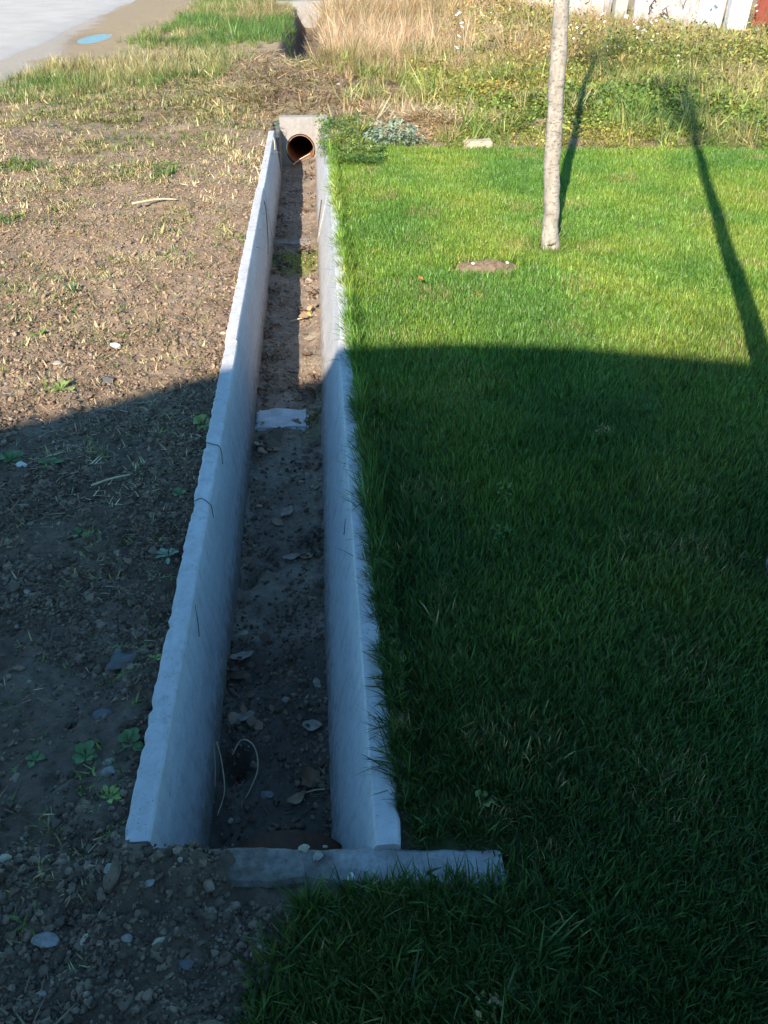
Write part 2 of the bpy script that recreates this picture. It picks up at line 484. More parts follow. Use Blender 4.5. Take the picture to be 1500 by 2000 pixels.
def grid_mesh(name, X, Y, Z, mat, drop=None):
    """X (n,) Y (m,) Z (m,n)"""
    n, m_ = len(X), len(Y)
    gx, gy = np.meshgrid(X, Y)
    co = np.stack([gx, gy, Z], -1).reshape(-1, 3)
    i = np.arange(m_ - 1)[:, None] * n + np.arange(n - 1)[None, :]
    q = np.stack([i, i + 1, i + 1 + n, i + n], -1).reshape(-1, 4)
    if drop is not None:
        keep = ~drop(co[q].mean(1))
        q = q[keep]
    me = bpy.data.meshes.new(name)
    me.vertices.add(len(co)); me.vertices.foreach_set('co', co.ravel())
    me.loops.add(q.size); me.loops.foreach_set('vertex_index', q.ravel().astype(np.int32))
    me.polygons.add(len(q)); me.polygons.foreach_set('loop_start', np.arange(0, q.size, 4, dtype=np.int32))
    me.polygons.foreach_set('use_smooth', np.ones(len(q), bool))
    me.update(calc_edges=True); me.validate()
    me.materials.append(MATS[mat])
    return me, co

# ------------------------------------------------------------------ ground sheet
def spaced(segs):
    out = []
    for a, b_, s in segs:
        out += list(np.arange(a, b_ - 1e-6, s))
    out.append(segs[-1][1])
    return np.array(out)

gX = np.concatenate([
    -np.geomspace(400, 6.2, 26), spaced([(-6.0, -3.0, 0.06), (-3.0, -1.6, 0.03), (-1.6, -0.49, 0.0125)])[:-1],
    [-0.482, -0.474, -0.458], np.arange(-0.45, 0.05, 0.0125), [0.062, 0.076, 0.090], spaced([(0.12, 4.0, 0.05), (4.0, 9.0, 0.12)]), np.geomspace(9.4, 400, 26)])
gY = np.concatenate([-np.geomspace(300, 4.2, 16), spaced([(-4, 0.3, 0.2), (0.3, 0.845, 0.0125)])[:-1], [0.855, 0.875, 0.895, 0.915],
    spaced([(0.94, 3.4, 0.0125), (3.4, 5.5, 0.02), (5.5, 8.9, 0.035)])[:-1], [8.9, 8.965, 8.985, 9.02], spaced([(9.06, 13, 0.05), (13, 26, 0.11)]), np.geomspace(26.5, 500, 40)])
GX, GY = np.meshgrid(gX, gY)
GZ = gz(GX, GY)
hole = (GX > -0.466) & (GX < 0.070) & (GY > 0.878 - 0.085 * GX) & (GY < 8.975)
GZ = np.where(hole, -0.75, GZ)
me, co = grid_mesh('ground', gX, gY, GZ, 'ground_soil', lambda c: (c[:, 1] > 8.96) & (c[:, 1] < 8.99) & (c[:, 0] > -0.46) & (c[:, 0] < 0.065))
x, y = co[:, 0], co[:, 1]
w1 = fbm(x * 1.1, y * 1.1, 41, 4)
lawnw = m_lawn(x, y)
strw = np.clip(smooth(7.9, 9.6, y) * smooth(-1.9, -0.6, x + (w1 - .5) * 1.5) + smooth(9.5, 12, y), 0, 1) * (1 - lawnw) * 0.85
wob = (fbm(x * 2.5, y * 2.5, 43, 3) - .5) * 1.1
sand = smooth(0.15, -0.15, x - (road_edge(y) + 0.60 * smooth(26, 12, y) + 0.05 + wob * 0.6)) * smooth(6, 9, y)
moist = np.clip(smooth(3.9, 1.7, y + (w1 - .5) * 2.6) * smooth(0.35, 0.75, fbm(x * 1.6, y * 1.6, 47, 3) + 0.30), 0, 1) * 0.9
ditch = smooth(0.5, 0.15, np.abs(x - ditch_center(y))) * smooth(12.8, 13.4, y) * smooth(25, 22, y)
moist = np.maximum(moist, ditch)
pud = np.exp(-((x + 4.22) / 0.42) ** 2 - ((y - 17.7) / 1.35) ** 2)
moist = np.maximum(moist, smooth(0.25, 0.6, pud))
sand = sand * (1 - smooth(0.25, 0.6, pud))
strw *= (1 - ditch)
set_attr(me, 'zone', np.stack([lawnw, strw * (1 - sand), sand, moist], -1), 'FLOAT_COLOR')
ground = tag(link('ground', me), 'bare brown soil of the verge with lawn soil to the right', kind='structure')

# road
ry = spaced([(-60, 8, 2.0), (8, 34, 0.15), (34, 300, 6)])
edge = road_edge(ry) + (fbm(ry * 0.8, ry * 0 + 2, 51, 5) - .5) * 0.22
cols = np.linspace(0, 1, 9)
RX = edge[:, None] - 5.6 * (1 - cols)[None, :] ** 1.0
RZ = 0.020 - 0.012 * (1 - np.abs(cols - .5) * 2)[None, :] * -1 + RX * 0
n = len(cols)
V = np.stack([RX, np.repeat(ry[:, None], n, 1), RZ], -1).reshape(-1, 3)
V = np.concatenate([V, V[n - 1::n] + np.array([0.06, 0, -0.03])])
F = []
for i in range(len(ry) - 1):
    for k in range(n - 1):
        F.append((i * n + k, i * n + k + 1, (i + 1) * n + k + 1, (i + 1) * n + k))
    a = len(ry) * n + i
    F.append((i * n + n - 1, a, a + 1, (i + 1) * n + n - 1))
tag(link('road', mesh_from('road', V, F, 'asphalt', True)), 'pale grey worn asphalt road at the top left', kind='structure')

# puddle in the roadside hollow
pv, K = [], 40
for k in range(K):
    a = 2 * PI * k / K
    r = 1 + 0.22 * math.sin(3 * a + 1) + 0.12 * math.sin(5 * a)
    pv.append((-4.22 + 0.55 * math.cos(a), 17.7 + 1.7 * math.sin(a), 0))
pz = float(gz(np.array([-4.22]), np.array([17.7]))[0]) + 0.026
pv = [(a, b_, pz) for a, b_, _ in pv]
tag(link('puddle', mesh_from('puddle', pv, [tuple(range(K))], 'water')), 'small blue puddle beside the road edge', kind='structure')

# ------------------------------------------------------------------ channel floor
fx = np.linspace(-0.485, 0.10, 60)
fy = np.concatenate([np.arange(0.80, 3.4, 0.011), np.arange(3.4, 9.3, 0.022)])
FX, FY = np.meshgrid(fx, fy)
def floor_z(x, y):
    x = np.asarray(x, float); y = np.asarray(y, float)
    z = ZFLOOR + (fbm(x * 4, y * 3, 61, 3) - .5) * 0.05 + (fbm(x * 22, y * 22, 63, 3) - .5) * 0.018
    lump = np.abs(fbm(x * 16, y * 16, 67, 3) - .5) * 2
    z = z + (0.010 - lump * 0.028) * smooth(3.6, 1.6, y)
    z = z - 0.12 * np.exp(-((x + 0.365) / 0.035) ** 2 - ((y - 2.29) / 0.045) ** 2)      # burrow under the left wall
    z = z - 0.12 * np.exp(-((x + 0.345) / 0.045) ** 2 - ((y - 1.43) / 0.05) ** 2)
    z = z + 0.028 * smooth(-0.14, -0.05, x) * (0.4 + fbm(x * 0 + 1, y * 1.4, 69, 3))
    z = z + 0.02 * np.exp(-((y - 6.3) / 0.12) ** 2)
    z = z + 0.05 * smooth(8.3, 8.8, y) * smooth(-0.25, -0.05, x)
    return z
me, co = grid_mesh('channel_floor', fx, fy, floor_z(FX, FY), 'channel_silt')
x, y = co[:, 0], co[:, 1]
mo = np.exp(-((y - 5.86) / 0.26) ** 4) * smooth(0.30, 0.55, fbm(x * 9, y * 9, 71, 3) + 0.12)
mo = np.maximum(mo, 0.6 * np.exp(-((y - 3.55) / 0.35) ** 2) * smooth(-0.20, -0.10, x) * smooth(.4, .6, fbm(x * 8, y * 8, 73, 3)))
set_attr(me, 'moss', np.clip(mo, 0, 1))
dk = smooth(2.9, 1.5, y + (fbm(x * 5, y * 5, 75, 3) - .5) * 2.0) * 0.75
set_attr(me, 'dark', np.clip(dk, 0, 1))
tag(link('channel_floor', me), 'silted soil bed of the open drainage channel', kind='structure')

# ------------------------------------------------------------------ concrete channel
chan = thing('drainage_channel', 'long open concrete drainage channel running beside the lawn', 'channel', (0, 0, 0))

def wall_mesh(side, ya, yb, dx, dz, seed):
    n_ = max(8, int((yb - ya) / 0.018))
    ys = np.linspace(ya, yb, n_)
    if side < 0: xo, xi, xb, sg = XLO, XLI, XLB, 1
    else:        xo, xi, xb, sg = XRO, XRI, XRB, -1
    prof = [(xo - sg * 0.0, -0.62), (xo, -0.10), (xo, ZTOP - 0.008), (xo + sg * 0.006, ZTOP), (xo + sg * 0.022, ZTOP), (xi - sg * 0.018, ZTOP), (xi - sg * 0.005, ZTOP),
            (xi, ZTOP - 0.006), (xi + (xb - xi) * 0.3, ZTOP - 0.14), (xi + (xb - xi) * 0.65, ZTOP - 0.29), (xb, ZFLOOR), (xb, -0.62)]
    P = len(prof)
    V = []
    yarr = ys
    rag = (fbm(yarr * 22, yarr * 0 + seed, 81 + seed, 4) - .5) * 0.0025 + (fbm(yarr * 90, yarr * 0 + seed, 82 + seed, 2) - .5) * 0.007
    chip = np.where(fbm(yarr * 34, yarr * 0, 90 + seed, 3) > 0.68, 0.006, 0.0) * vnoise(yarr * 80, yarr * 0, seed)
    wav = (fbm(yarr * 0.4, yarr * 0 + seed, 83 + seed, 1) - .5) * 0.006
    zw = (fbm(yarr * 1.5, yarr * 0, 84 + seed, 3) - .5) * 0.006
    inn = (fbm(yarr * 30, yarr * 0 + seed, 85 + seed, 3) - .5) * 0.003
    for i, yv in enumerate(ys):
        for k, (px_, pz_) in enumerate(prof):
            xx = px_ + dx + wav[i]; zz = pz_
            if k in (1, 2, 3): xx += rag[i] * (1 if side < 0 else 0.5) + sg * chip[i]
            if 2 <= k <= 7: zz += dz + zw[i]
            if k in (2, 3): zz -= chip[i] * 0.8
            if k in (6, 7): xx += inn[i]
            V.append((xx, yv, zz))
    F = []
    for i in range(n_ - 1):
        for k in range(P - 1):
            a = i * P + k
            f = (a, a + P, a + P + 1, a + 1)
            F.append(f if side < 0 else f[::-1])
    F.append(tuple(range(P)) if side < 0 else tuple(range(P - 1, -1, -1)))
    e = (n_ - 1) * P
    F.append(tuple(e + k for k in range(P - 1, -1, -1)) if side < 0 else tuple(e + k for k in range(P)))
    return mesh_from('channel_wall', V, F, 'concrete')

for j, (side, ya, yb, dx, dz) in enumerate([(-1, 0.925, 3.445, 0.0, 0.0), (-1, 3.452, 6.20, -0.006, 0.007), (-1, 6.21, 8.37, -0.007, -0.004),
                                            (1, 0.880, 3.445, 0.0, -0.004), (1, 3.452, 6.20, 0.006, 0.003), (1, 6.21, 8.93, 0.002, -0.002)]):
    link('channel_wall', wall_mesh(side, ya, yb, dx, dz, j * 3), chan)
# short lower piece closing the left side before the pipe
me = box_mesh('side_block', -0.49, -0.40, 8.385, 8.93, -0.6, -0.05, 'concrete_dirty', 0.008, 6, 0.012, 3)
link('side_block', me, chan)
# mortar strips across the floor at the joints
me = box_mesh('mortar_strip', -0.385, -0.125, 3.375, 3.575, -0.50, float(floor_z([-0.25], [3.47])[0]) + 0.018, 'mortar', 0.012, 7, 0.012, 5)
link('mortar_strip', me, chan)
me = box_mesh('mortar_strip', -0.42, -0.06, 6.22, 6.36, -0.50, float(floor_z([-0.25], [6.29])[0]) + 0.012, 'concrete_dirty', 0.012, 7, 0.014, 8)
link('mortar_strip', me, chan)

# end wall with the pipe mouth
def headwall(name, y, thick, x0, x1, z0, z1, cx, cz, r, face):
    """slab in the xz plane with a round hole; front at y, back at y + face*thick"""
    K = 48
    ring_o, ring_i = [], []
    for k in range(K):
        a = 2 * PI * k / K
        dx_, dz_ = math.cos(a), math.sin(a)
        t = 1e9
        if dx_ > 1e-6: t = min(t, (x1 - cx) / dx_)
        if dx_ < -1e-6: t = min(t, (x0 - cx) / dx_)
        if dz_ > 1e-6: t = min(t, (z1 - cz) / dz_)
        if dz_ < -1e-6: t = min(t, (z0 - cz) / dz_)
        ring_o.append((cx + dx_ * t, cz + dz_ * t)); ring_i.append((cx + dx_ * r, cz + dz_ * r))
    # snap nearest outer points to the corners
    for c in ((x0, z0), (x1, z0), (x0, z1), (x1, z1)):
        k = min(range(K), key=lambda q: (ring_o[q][0] - c[0]) ** 2 + (ring_o[q][1] - c[1]) ** 2)
        ring_o[k] = c
    V = []
    for yy in (y, y + face * thick):
        for (a, b_) in ring_o: V.append((a, yy, b_))
        for (a, b_) in ring_i: V.append((a, yy, b_))
    F = []
    for k in range(K):
        k2 = (k + 1) % K
        F.append((k, k2, K + k2, K + k))
        F.append((2 * K + k2, 2 * K + k, 3 * K + k, 3 * K + k2))
        F.append((k2, k, 2 * K + k, 2 * K + k2))
        F.append((K + k, K + k2, 3 * K + k2, 3 * K + k))
    me = mesh_from(name, V, F, 'concrete_cream')
    bm = bmesh.new(); bm.from_mesh(me); bmesh.ops.recalc_face_normals(bm, faces=bm.faces[:]); bm.to_mesh(me); bm.free()
    return me
PCX, PCZ, PR = -0.200, -0.272, 0.145
link('head_wall', headwall('head_wall', 8.95, 0.11, -0.405, 0.100, -0.62, 0.045, PCX, PCZ, PR + 0.012, 1), chan)

def pipe_mesh(cx, cz, r, t, ya, yb, mat):
    K, V, F = 40, [], []
    for rr in (r, r - t):
        for yy in (ya, yb):
            for k in range(K):
                a = 2 * PI * k / K
                V.append((cx + rr * math.cos(a), yy, cz + rr * math.sin(a)))
    for k in range(K):
        k2 = (k + 1) % K
        F.append((k, k2, K + k2, K + k))
        F.append((2 * K + k2, 2 * K + k, 3 * K + k, 3 * K + k2))
        F.append((k2, k, 2 * K + k, 2 * K + k2))
        F.append((K + k, K + k2, 3 * K + k2, 3 * K + k))
    me = mesh_from('pipe', V, F, mat, False)
    bm = bmesh.new(); bm.from_mesh(me); bmesh.ops.recalc_face_normals(bm, faces=bm.faces[:]); bm.to_mesh(me); bm.free()
    return me
me = pipe_mesh(PCX, PCZ, PR, 0.008, 8.962, 12.6, 'pipe_orange')
culvert = tag(link('culvert_pipe', me), 'round terracotta coloured pipe mouth in the far concrete end wall', 'pipe')
link('pipe_end_cap', mesh_from('pipe_end_cap', [(PCX + 0.15 * math.cos(2 * PI * k / 20), 12.59, PCZ + 0.15 * math.sin(2 * PI * k / 20)) for k in range(20)], [tuple(range(20))], 'clod'), culvert)   # added cap, keeps light out of the unseen far end
tag(link('drain_pipe', pipe_mesh(-0.165, -0.33, 0.155, 0.010, -1.2, 1.05, 'pipe_rust')), 'dark rust coloured pipe end under the near concrete sill', 'pipe')

# near end sill across the channel
sill = thing('concrete_sill', 'rough concrete sill closing the near end of the channel, half buried in soil', 'concrete sill', (0, 0, 0))
def sill_mesh():
    K, V, F = 110, [], []
    xs = np.linspace(-0.52, 0.318, K)
    wob = (fbm(xs * 14, xs * 0, 101, 4) - .5)
    wob2 = (fbm(xs * 17, xs * 0 + 4, 103, 4) - .5)
    zt = (fbm(xs * 12, xs * 0 + 7, 105, 4) - .5)
    for i, xv in enumerate(xs):
        ang = -0.085 * (xv - 0.0)
        yo = ang
        yb = 0.812 + yo + wob2[i] * 0.02; yf = 0.893 + yo + wob[i] * 0.014
        z = 0.004 + zt[i] * 0.016
        for k, (yy, zz) in enumerate([(yb, -0.62), (yb, z - 0.012), (yb + 0.008, z - 0.002), (yb + 0.03, z + (vnoise(xv * 40, 1.0, 7) - .5) * 0.006), (yb + 0.055, z + (vnoise(xv * 40, 5.0, 9) - .5) * 0.006), (yf - 0.01, z), (yf, z - 0.010), (yf, -0.62)]):
            V.append((xv, yy, zz))
    P = 8
    for i in range(K - 1):
        for k in range(P - 1):
            a = i * P + k
            F.append((a, a + 1, a + P + 1, a + P)[::-1])
    F.append(tuple(range(P))); F.append(tuple((K - 1) * P + k for k in range(P - 1, -1, -1)))
    me = mesh_from('sill_beam', V, F, 'sill_concrete')
    bm = bmesh.new(); bm.from_mesh(me); bmesh.ops.recalc_face_normals(bm, faces=bm.faces[:]); bm.to_mesh(me); bm.free()
    return me
link('sill_beam', sill_mesh(), sill)

# ------------------------------------------------------------------ scatter engine (stuff)
def blades(n, rad, h, w, lean, curl, seed, segs=3, flat=0.0):
    """a clump of grass blades as verts, faces, tone"""
    r = np.random.default_rng(seed)
    V, F, T = [], [], []
    for _ in range(n):
        a = r.uniform(0, 2 * PI); rr = rad * math.sqrt(r.uniform())
        bx, by = rr * math.cos(a), rr * math.sin(a)
        az = r.uniform(0, 2 * PI) if r.uniform() < 0.6 else a + r.normal(0, 0.5)
        hh = h * r.uniform(0.55, 1.1); ww = w * r.uniform(0.7, 1.25)
        th = abs(r.normal(lean, lean * 0.5)) ; cu = r.uniform(0.2, 1.0) * curl
        sx, sy = -math.sin(az + r.normal(0, .5)), math.cos(az + r.normal(0, .5))
        px_, py_, pz_ = bx, by, -0.006
        base = len(V); tone = r.choice([r.uniform(0.45, 0.85), r.uniform(0.85, 1.2), r.uniform(1.2, 1.65)], p=[.38, .42, .20]); yel = r.uniform(0.85, 1.3)
        for s in range(segs + 1):
            f = s / segs
            wv = ww * (1 - f ** 1.8) * 0.5 + 0.0001
            tt = tone
            if s < segs:
                V += [(px_ - sx * wv, py_ - sy * wv, pz_), (px_ + sx * wv, py_ + sy * wv, pz_)]
                T += [(tt * yel, tt, tt)] * 2
            else:
                V.append((px_, py_, pz_)); T.append((tt * yel, tt, tt))
            ang = th + cu * f
            L = hh / segs
            px_ += math.cos(az) * math.sin(ang) * L; py_ += math.sin(az) * math.sin(ang) * L
            pz_ += max(math.cos(ang), -0.25 if flat else 0.02) * L * (1 - flat * 0.85)
        for s in range(segs - 1):
            b_ = base + 2 * s
            F.append((b_, b_ + 1, b_ + 3, b_ + 2))
        b_ = base + 2 * (segs - 1)
        F.append((b_, b_ + 1, b_ + 2))
    return V, F, T

def leaves(n, rad, h, size, seed, asp=0.6, droop=0.5):
    """a clump of small broad leaves on short stalks"""
    r = np.random.default_rng(seed)
    V, F, T = [], [], []
    for _ in range(n):
        a = r.uniform(0, 2 * PI); rr = rad * math.sqrt(r.uniform())
        c = np.array([rr * math.cos(a), rr * math.sin(a), h * r.uniform(0.15, 1.0)])
        az = r.uniform(0, 2 * PI); tl = r.normal(0.1, droop)
        d = np.array([math.cos(az) * math.cos(tl), math.sin(az) * math.cos(tl), math.sin(tl)])
        s = np.array([-math.sin(az), math.cos(az), r.normal(0, .3)]); s /= np.linalg.norm(s)
        u = np.cross(d, s)
        L = size * r.uniform(0.6, 1.2); W = L * asp * 0.5
        tone = r.uniform(0.6, 1.3); yel = r.uniform(0.9, 1.3)
        b_ = len(V)
        for (q, wv, up) in ((0, 0, 0), (0.35, W, .06), (0.7, W * 0.8, .05), (1, 0, -.08), (0.35, -W, .06), (0.7, -W * .8, .05)):
            V.append(tuple(c + d * L * q + s * wv + u * up * L)); T.append((tone * yel, tone, tone))
        F += [(b_, b_ + 1, b_ + 4), (b_ + 1, b_ + 2, b_ + 5, b_ + 4), (b_ + 2, b_ + 3, b_ + 5)]
        # stalk
        k = len(V)
        V += [(c[0] * .6, c[1] * .6, -0.005), (c[0] * .6 + .0012, c[1] * .6 + .0012, -0.005), tuple(c)]
        T += [(tone, tone * .8, tone * .7)] * 3
        F.append((k, k + 1, k + 2))
    return V, F, T

def rock(seed, squash=0.6, amp=0.35, sub=1):
    bm = bmesh.new(); bmesh.ops.create_icosphere(bm, subdivisions=sub, radius=0.5)
    for v in bm.verts:
        q = v.co * 2.6 + Vector((seed * 3.1, seed * 1.7, 0))
        v.co *= 1 + amp * mnoise.noise(q) + amp * 0.5 * mnoise.noise(q * 2.3)
        v.co.z *= squash
    V = [tuple(v.co) for v in bm.verts]; F = [tuple(v.index for v in f.verts) for f in bm.faces]
    bm.free()
    return V, F, [(1, 1, 1)] * len(V)

def source(name, variants, mat):
    c = bpy.data.collections.new(name + '_source')
    for k, (V, F, T) in enumerate(variants):
        me = mesh_from(name + '_piece', V, F, mat, True)
        T = np.array(T, float); T = np.concatenate([T, np.ones((len(T), 1))], 1)
        set_attr(me, 'bv', T, 'FLOAT_COLOR')
        o = bpy.data.objects.new(name + '_piece', me)
        c.objects.link(o)
    return c, len(variants)

def scatter(name, src, P, scl, rot, tint, label, cat):
    coll, nv = src
    N = len(P)
    me = bpy.data.meshes.new(name)
    me.vertices.add(N); me.vertices.foreach_set('co', np.ascontiguousarray(P, dtype=np.float32).ravel())
    if scl.ndim == 1: scl = np.repeat(scl[:, None], 3, 1)
    set_attr(me, 'scl', scl, 'FLOAT_VECTOR'); set_attr(me, 'rot', rot, 'FLOAT_VECTOR')
    set_attr(me, 'variant', RNG.integers(0, nv, N).astype(np.int32), 'INT')
    if tint is None: tint = np.ones((N, 3))
    set_attr(me, 'tint', np.concatenate([tint, np.ones((N, 1))], 1), 'FLOAT_COLOR')
    o = link(name, me)
    ng = bpy.data.node_groups.new(name + '_scatter', 'GeometryNodeTree')
    ng.interface.new_socket('Geometry', in_out='INPUT', socket_type='NodeSocketGeometry')
    ng.interface.new_socket('Geometry', in_out='OUTPUT', socket_type='NodeSocketGeometry')
    gi = ng.nodes.new('NodeGroupInput'); go = ng.nodes.new('NodeGroupOutput')
    ip = ng.nodes.new('GeometryNodeInstanceOnPoints')
    ci = ng.nodes.new('GeometryNodeCollectionInfo')
    ci.inputs['Collection'].default_value = coll
    ci.inputs['Separate Children'].default_value = True
    ci.inputs['Reset Children'].default_value = True
    def attr(nm, typ):
        a = ng.nodes.new('GeometryNodeInputNamedAttribute'); a.data_type = typ; a.inputs[0].default_value = nm
        return a.outputs[0]
    ng.links.new(gi.outputs[0], ip.inputs['Points'])
    ng.links.new(ci.outputs[0], ip.inputs['Instance'])
    ip.inputs['Pick Instance'].default_value = True
    ng.links.new(attr('variant', 'INT'), ip.inputs['Instance Index'])
    ng.links.new(attr('rot', 'FLOAT_VECTOR'), ip.inputs['Rotation'])
    ng.links.new(attr('scl', 'FLOAT_VECTOR'), ip.inputs['Scale'])
    ng.links.new(ip.outputs[0], go.inputs[0])
    md = o.modifiers.new('scatter', 'NODES'); md.node_group = ng
    return tag(o, label, cat, kind='stuff')

def pick(n, x0, x1, y0, y1, dens=None, far=False):
    """n random points in a box, thinned by dens(x,y) in 0..1"""
    x = RNG.uniform(x0, x1, n); y = RNG.uniform(y0, y1, n)
    if dens is not None:
        k = RNG.uniform(0, 1, n) < dens(x, y)
        x, y = x[k], y[k]
    return x, y

def in_view(x, y, m=0.6):
    """rough wedge the place is seen in, with a wide margin"""
    return (x > -0.95 - 0.46 * y - m) & (x < 1.0 + 0.62 * y + m)

def rots(n, tilt=0.12):
    return np.stack([RNG.normal(0, tilt, n), RNG.normal(0, tilt, n), RNG.uniform(0, 2 * PI, n)], -1)

def tints(x, y, pal, scale, seed, jit=0.12):
    """colours blended along a palette by a slow noise"""
    f = np.clip((fbm(x * scale, y * scale, seed, 3) - 0.5) * 2.4 + 0.5 + RNG.normal(0, 0.16, len(x)), 0, 0.999) * (len(pal) - 1)
    i = f.astype(int); t = (f - i)[:, None]
    p = np.array(pal, float)
    c = p[i] * (1 - t) + p[np.minimum(i + 1, len(pal) - 1)] * t
    return c * np.exp(RNG.normal(0, jit, (len(x), 1)))

# --- lawn
S_lawn = source('lawn_blade', [blades(22, 0.035, 0.052, 0.0038, 0.32, 0.8, 100 + k) for k in range(9)], 'foliage')
S_sod = source('sod', [blades(250, 0.125, 0.052, 0.0042, 0.32, 0.8, 60 + k) for k in range(8)], 'foliage')
S_long = source('long_blade', [blades(18, 0.020, 0.085, 0.0032, 0.40, 0.9, 140 + k, 4) for k in range(5)], 'foliage')
S_sparse = source('sparse_blade', [blades(9, 0.026, 0.046, 0.0058, 1.10, 0.9, 180 + k) for k in range(12)], 'foliage')
S_flat = source('flat_blade', [blades(7, 0.05, 0.06, 0.0046, 1.3, 0.5, 220 + k, 3, 0.75) for k in range(8)], 'foliage')
S_tall = source('tall_blade', [blades(24, 0.06, 0.55, 0.0065, 0.28, 0.75, 260 + k, 4) for k in range(5)], 'foliage')
S_mid = source('mid_blade', [blades(20, 0.05, 0.17, 0.0058, 0.45, 1.0, 300 + k, 3) for k in range(5)], 'foliage')
S_leaf = source('leaf_clump', [leaves(30, 0.085, 0.10, 0.034, 340 + k) for k in range(6)], 'foliage')
S_weed = source('weed_clump', [leaves(30, 0.10, 0.36, 0.050, 380 + k, 0.38, 0.7) for k in range(5)], 'foliage')
S_clod = source('clod', [rock(k, 0.62, 0.95, 2) for k in range(9)], 'clod')
S_clod_dry = source('clod_dry', [rock(k + 20, 0.55, 0.9, 2) for k in range(8)], 'clod_dry')
S_peb = source('pebble', [rock(k + 40, 0.6, 0.6, 2) for k in range(6)], 'stone_pale')

LAWN_PAL = [(0.105, 0.235, 0.036), (0.138, 0.270, 0.039), (0.175, 0.300, 0.042), (0.235, 0.330, 0.052)]
MOLE = (0.955, 4.48)
def mole_clear(x, y):
    return ((x - MOLE[0]) / 0.20) ** 2 + ((y - MOLE[1]) / 0.13) ** 2 > 1
def lawn_d(x, y):
    d = (m_lawn(x, y) > 0.5) & in_view(x, y) & mole_clear(x, y)
    sill_ = (y > 0.800 - 0.085 * x) & (y < 0.900 - 0.085 * x) & (x < 0.322)
    return np.where(sill_, 0, d * np.interp(y, [0, 2.5, 8], [0.9, 0.75, 0.55]))
def lawn_tint(x, y, seed):
    t = tints(x, y, LAWN_PAL, 1.9, 113, 0.08)
    # shade near the house put into the tint: darker, bluer green
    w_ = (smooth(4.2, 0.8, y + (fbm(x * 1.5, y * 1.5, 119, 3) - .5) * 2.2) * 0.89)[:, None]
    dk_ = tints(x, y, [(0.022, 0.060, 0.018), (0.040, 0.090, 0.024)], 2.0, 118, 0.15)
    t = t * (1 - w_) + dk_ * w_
    dead = RNG.uniform(0, 1, len(x)) < 0.022
    t[dead] = np.array([0.34, 0.28, 0.12])
    return t
# broad sods inside, small clumps along every rim
sp = 0.080
gx_, gy_ = np.meshgrid(np.arange(-0.3, 6.5, sp), np.arange(0.1, 8.0, sp))
x = gx_.ravel() + RNG.uniform(-.5, .5, gx_.size) * sp; y = gy_.ravel() + RNG.uniform(-.5, .5, gx_.size) * sp
inner = np.ones(len(x), bool)
for a_ in np.arange(0, 2 * PI, PI / 5):
    inner &= lawn_d(x + 0.14 * math.cos(a_), y + 0.14 * math.sin(a_)) > 0
x, y = x[inner], y[inner]
n = len(x)
s = np.exp(RNG.normal(0, 0.12, n)) * (0.55 + 0.55 * fbm(x * 2.5, y * 2.5, 111, 3) + 0.40 * fbm(x * 9, y * 9, 112, 2))
sc = np.stack([np.ones(n), np.ones(n), s], -1)
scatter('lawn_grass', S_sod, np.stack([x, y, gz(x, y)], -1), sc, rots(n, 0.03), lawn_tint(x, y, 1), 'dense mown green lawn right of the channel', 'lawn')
def rim_d(x, y):
    d = lawn_d(x, y) > 0
    r_ = np.zeros(len(x), bool)
    for a_ in np.arange(0, 2 * PI, PI / 5):
        r_ |= lawn_d(x + 0.21 * math.cos(a_), y + 0.21 * math.sin(a_)) <= 0
    return d & r_
x, y = pick(75000, -0.3, 6.5, 0.1, 8.0, rim_d)
n = len(x)
s = np.exp(RNG.normal(0, 0.17, n)) * (0.85 + 0.35 * fbm(x * 2.5, y * 2.5, 111, 3)) * np.where((y < 0.80) & (x < 0.55), 1.30, 1.0)
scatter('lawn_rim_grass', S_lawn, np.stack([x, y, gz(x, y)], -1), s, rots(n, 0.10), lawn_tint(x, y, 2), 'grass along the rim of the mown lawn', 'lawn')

x, y = pick(110, 0.2, 5.0, 0.5, 7.3, lambda a, b_: (lawn_d(a, b_) > 0) * 1.0)
n = len(x)
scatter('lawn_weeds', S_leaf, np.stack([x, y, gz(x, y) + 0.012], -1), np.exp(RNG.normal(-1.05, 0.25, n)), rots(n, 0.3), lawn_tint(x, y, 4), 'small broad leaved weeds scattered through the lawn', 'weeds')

# longer blades hanging over the right wall and standing round the sill
x1, y1 = pick(2600, XRO - 0.006, XRO + 0.045, 0.97, 7.6)
k = RNG.uniform(0, 1, len(y1)) < (0.35 + 0.75 * fbm(y1 * 3, y1 * 0, 115, 3)) * 0.75
x1, y1 = x1[k], y1[k]
r1 = np.stack([RNG.normal(0, 0.2, len(x1)), -np.abs(RNG.normal(0.55, 0.28, len(x1))), RNG.uniform(-0.6, 0.6, len(x1))], -1)
x2, y2 = pick(900, -0.24, 0.36, 0.45, 0.79, lambda a, b_: (a > lawn_left(b_) - 0.05) & (b_ < 0.805 - 0.085 * a))
r2 = rots(len(x2), 0.25)
x, y = np.concatenate([x1, x2]), np.concatenate([y1, y2])
P = np.stack([x, y, gz(x, y) + np.concatenate([np.full(len(x1), 0.022), np.zeros(len(x2))])], -1)
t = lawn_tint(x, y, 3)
scatter('overhanging_grass', S_long, P, np.exp(RNG.normal(-0.22, 0.28, len(x))), np.concatenate([r1, r2]), t, 'longer grass fringe leaning over the right channel wall', 'grass')

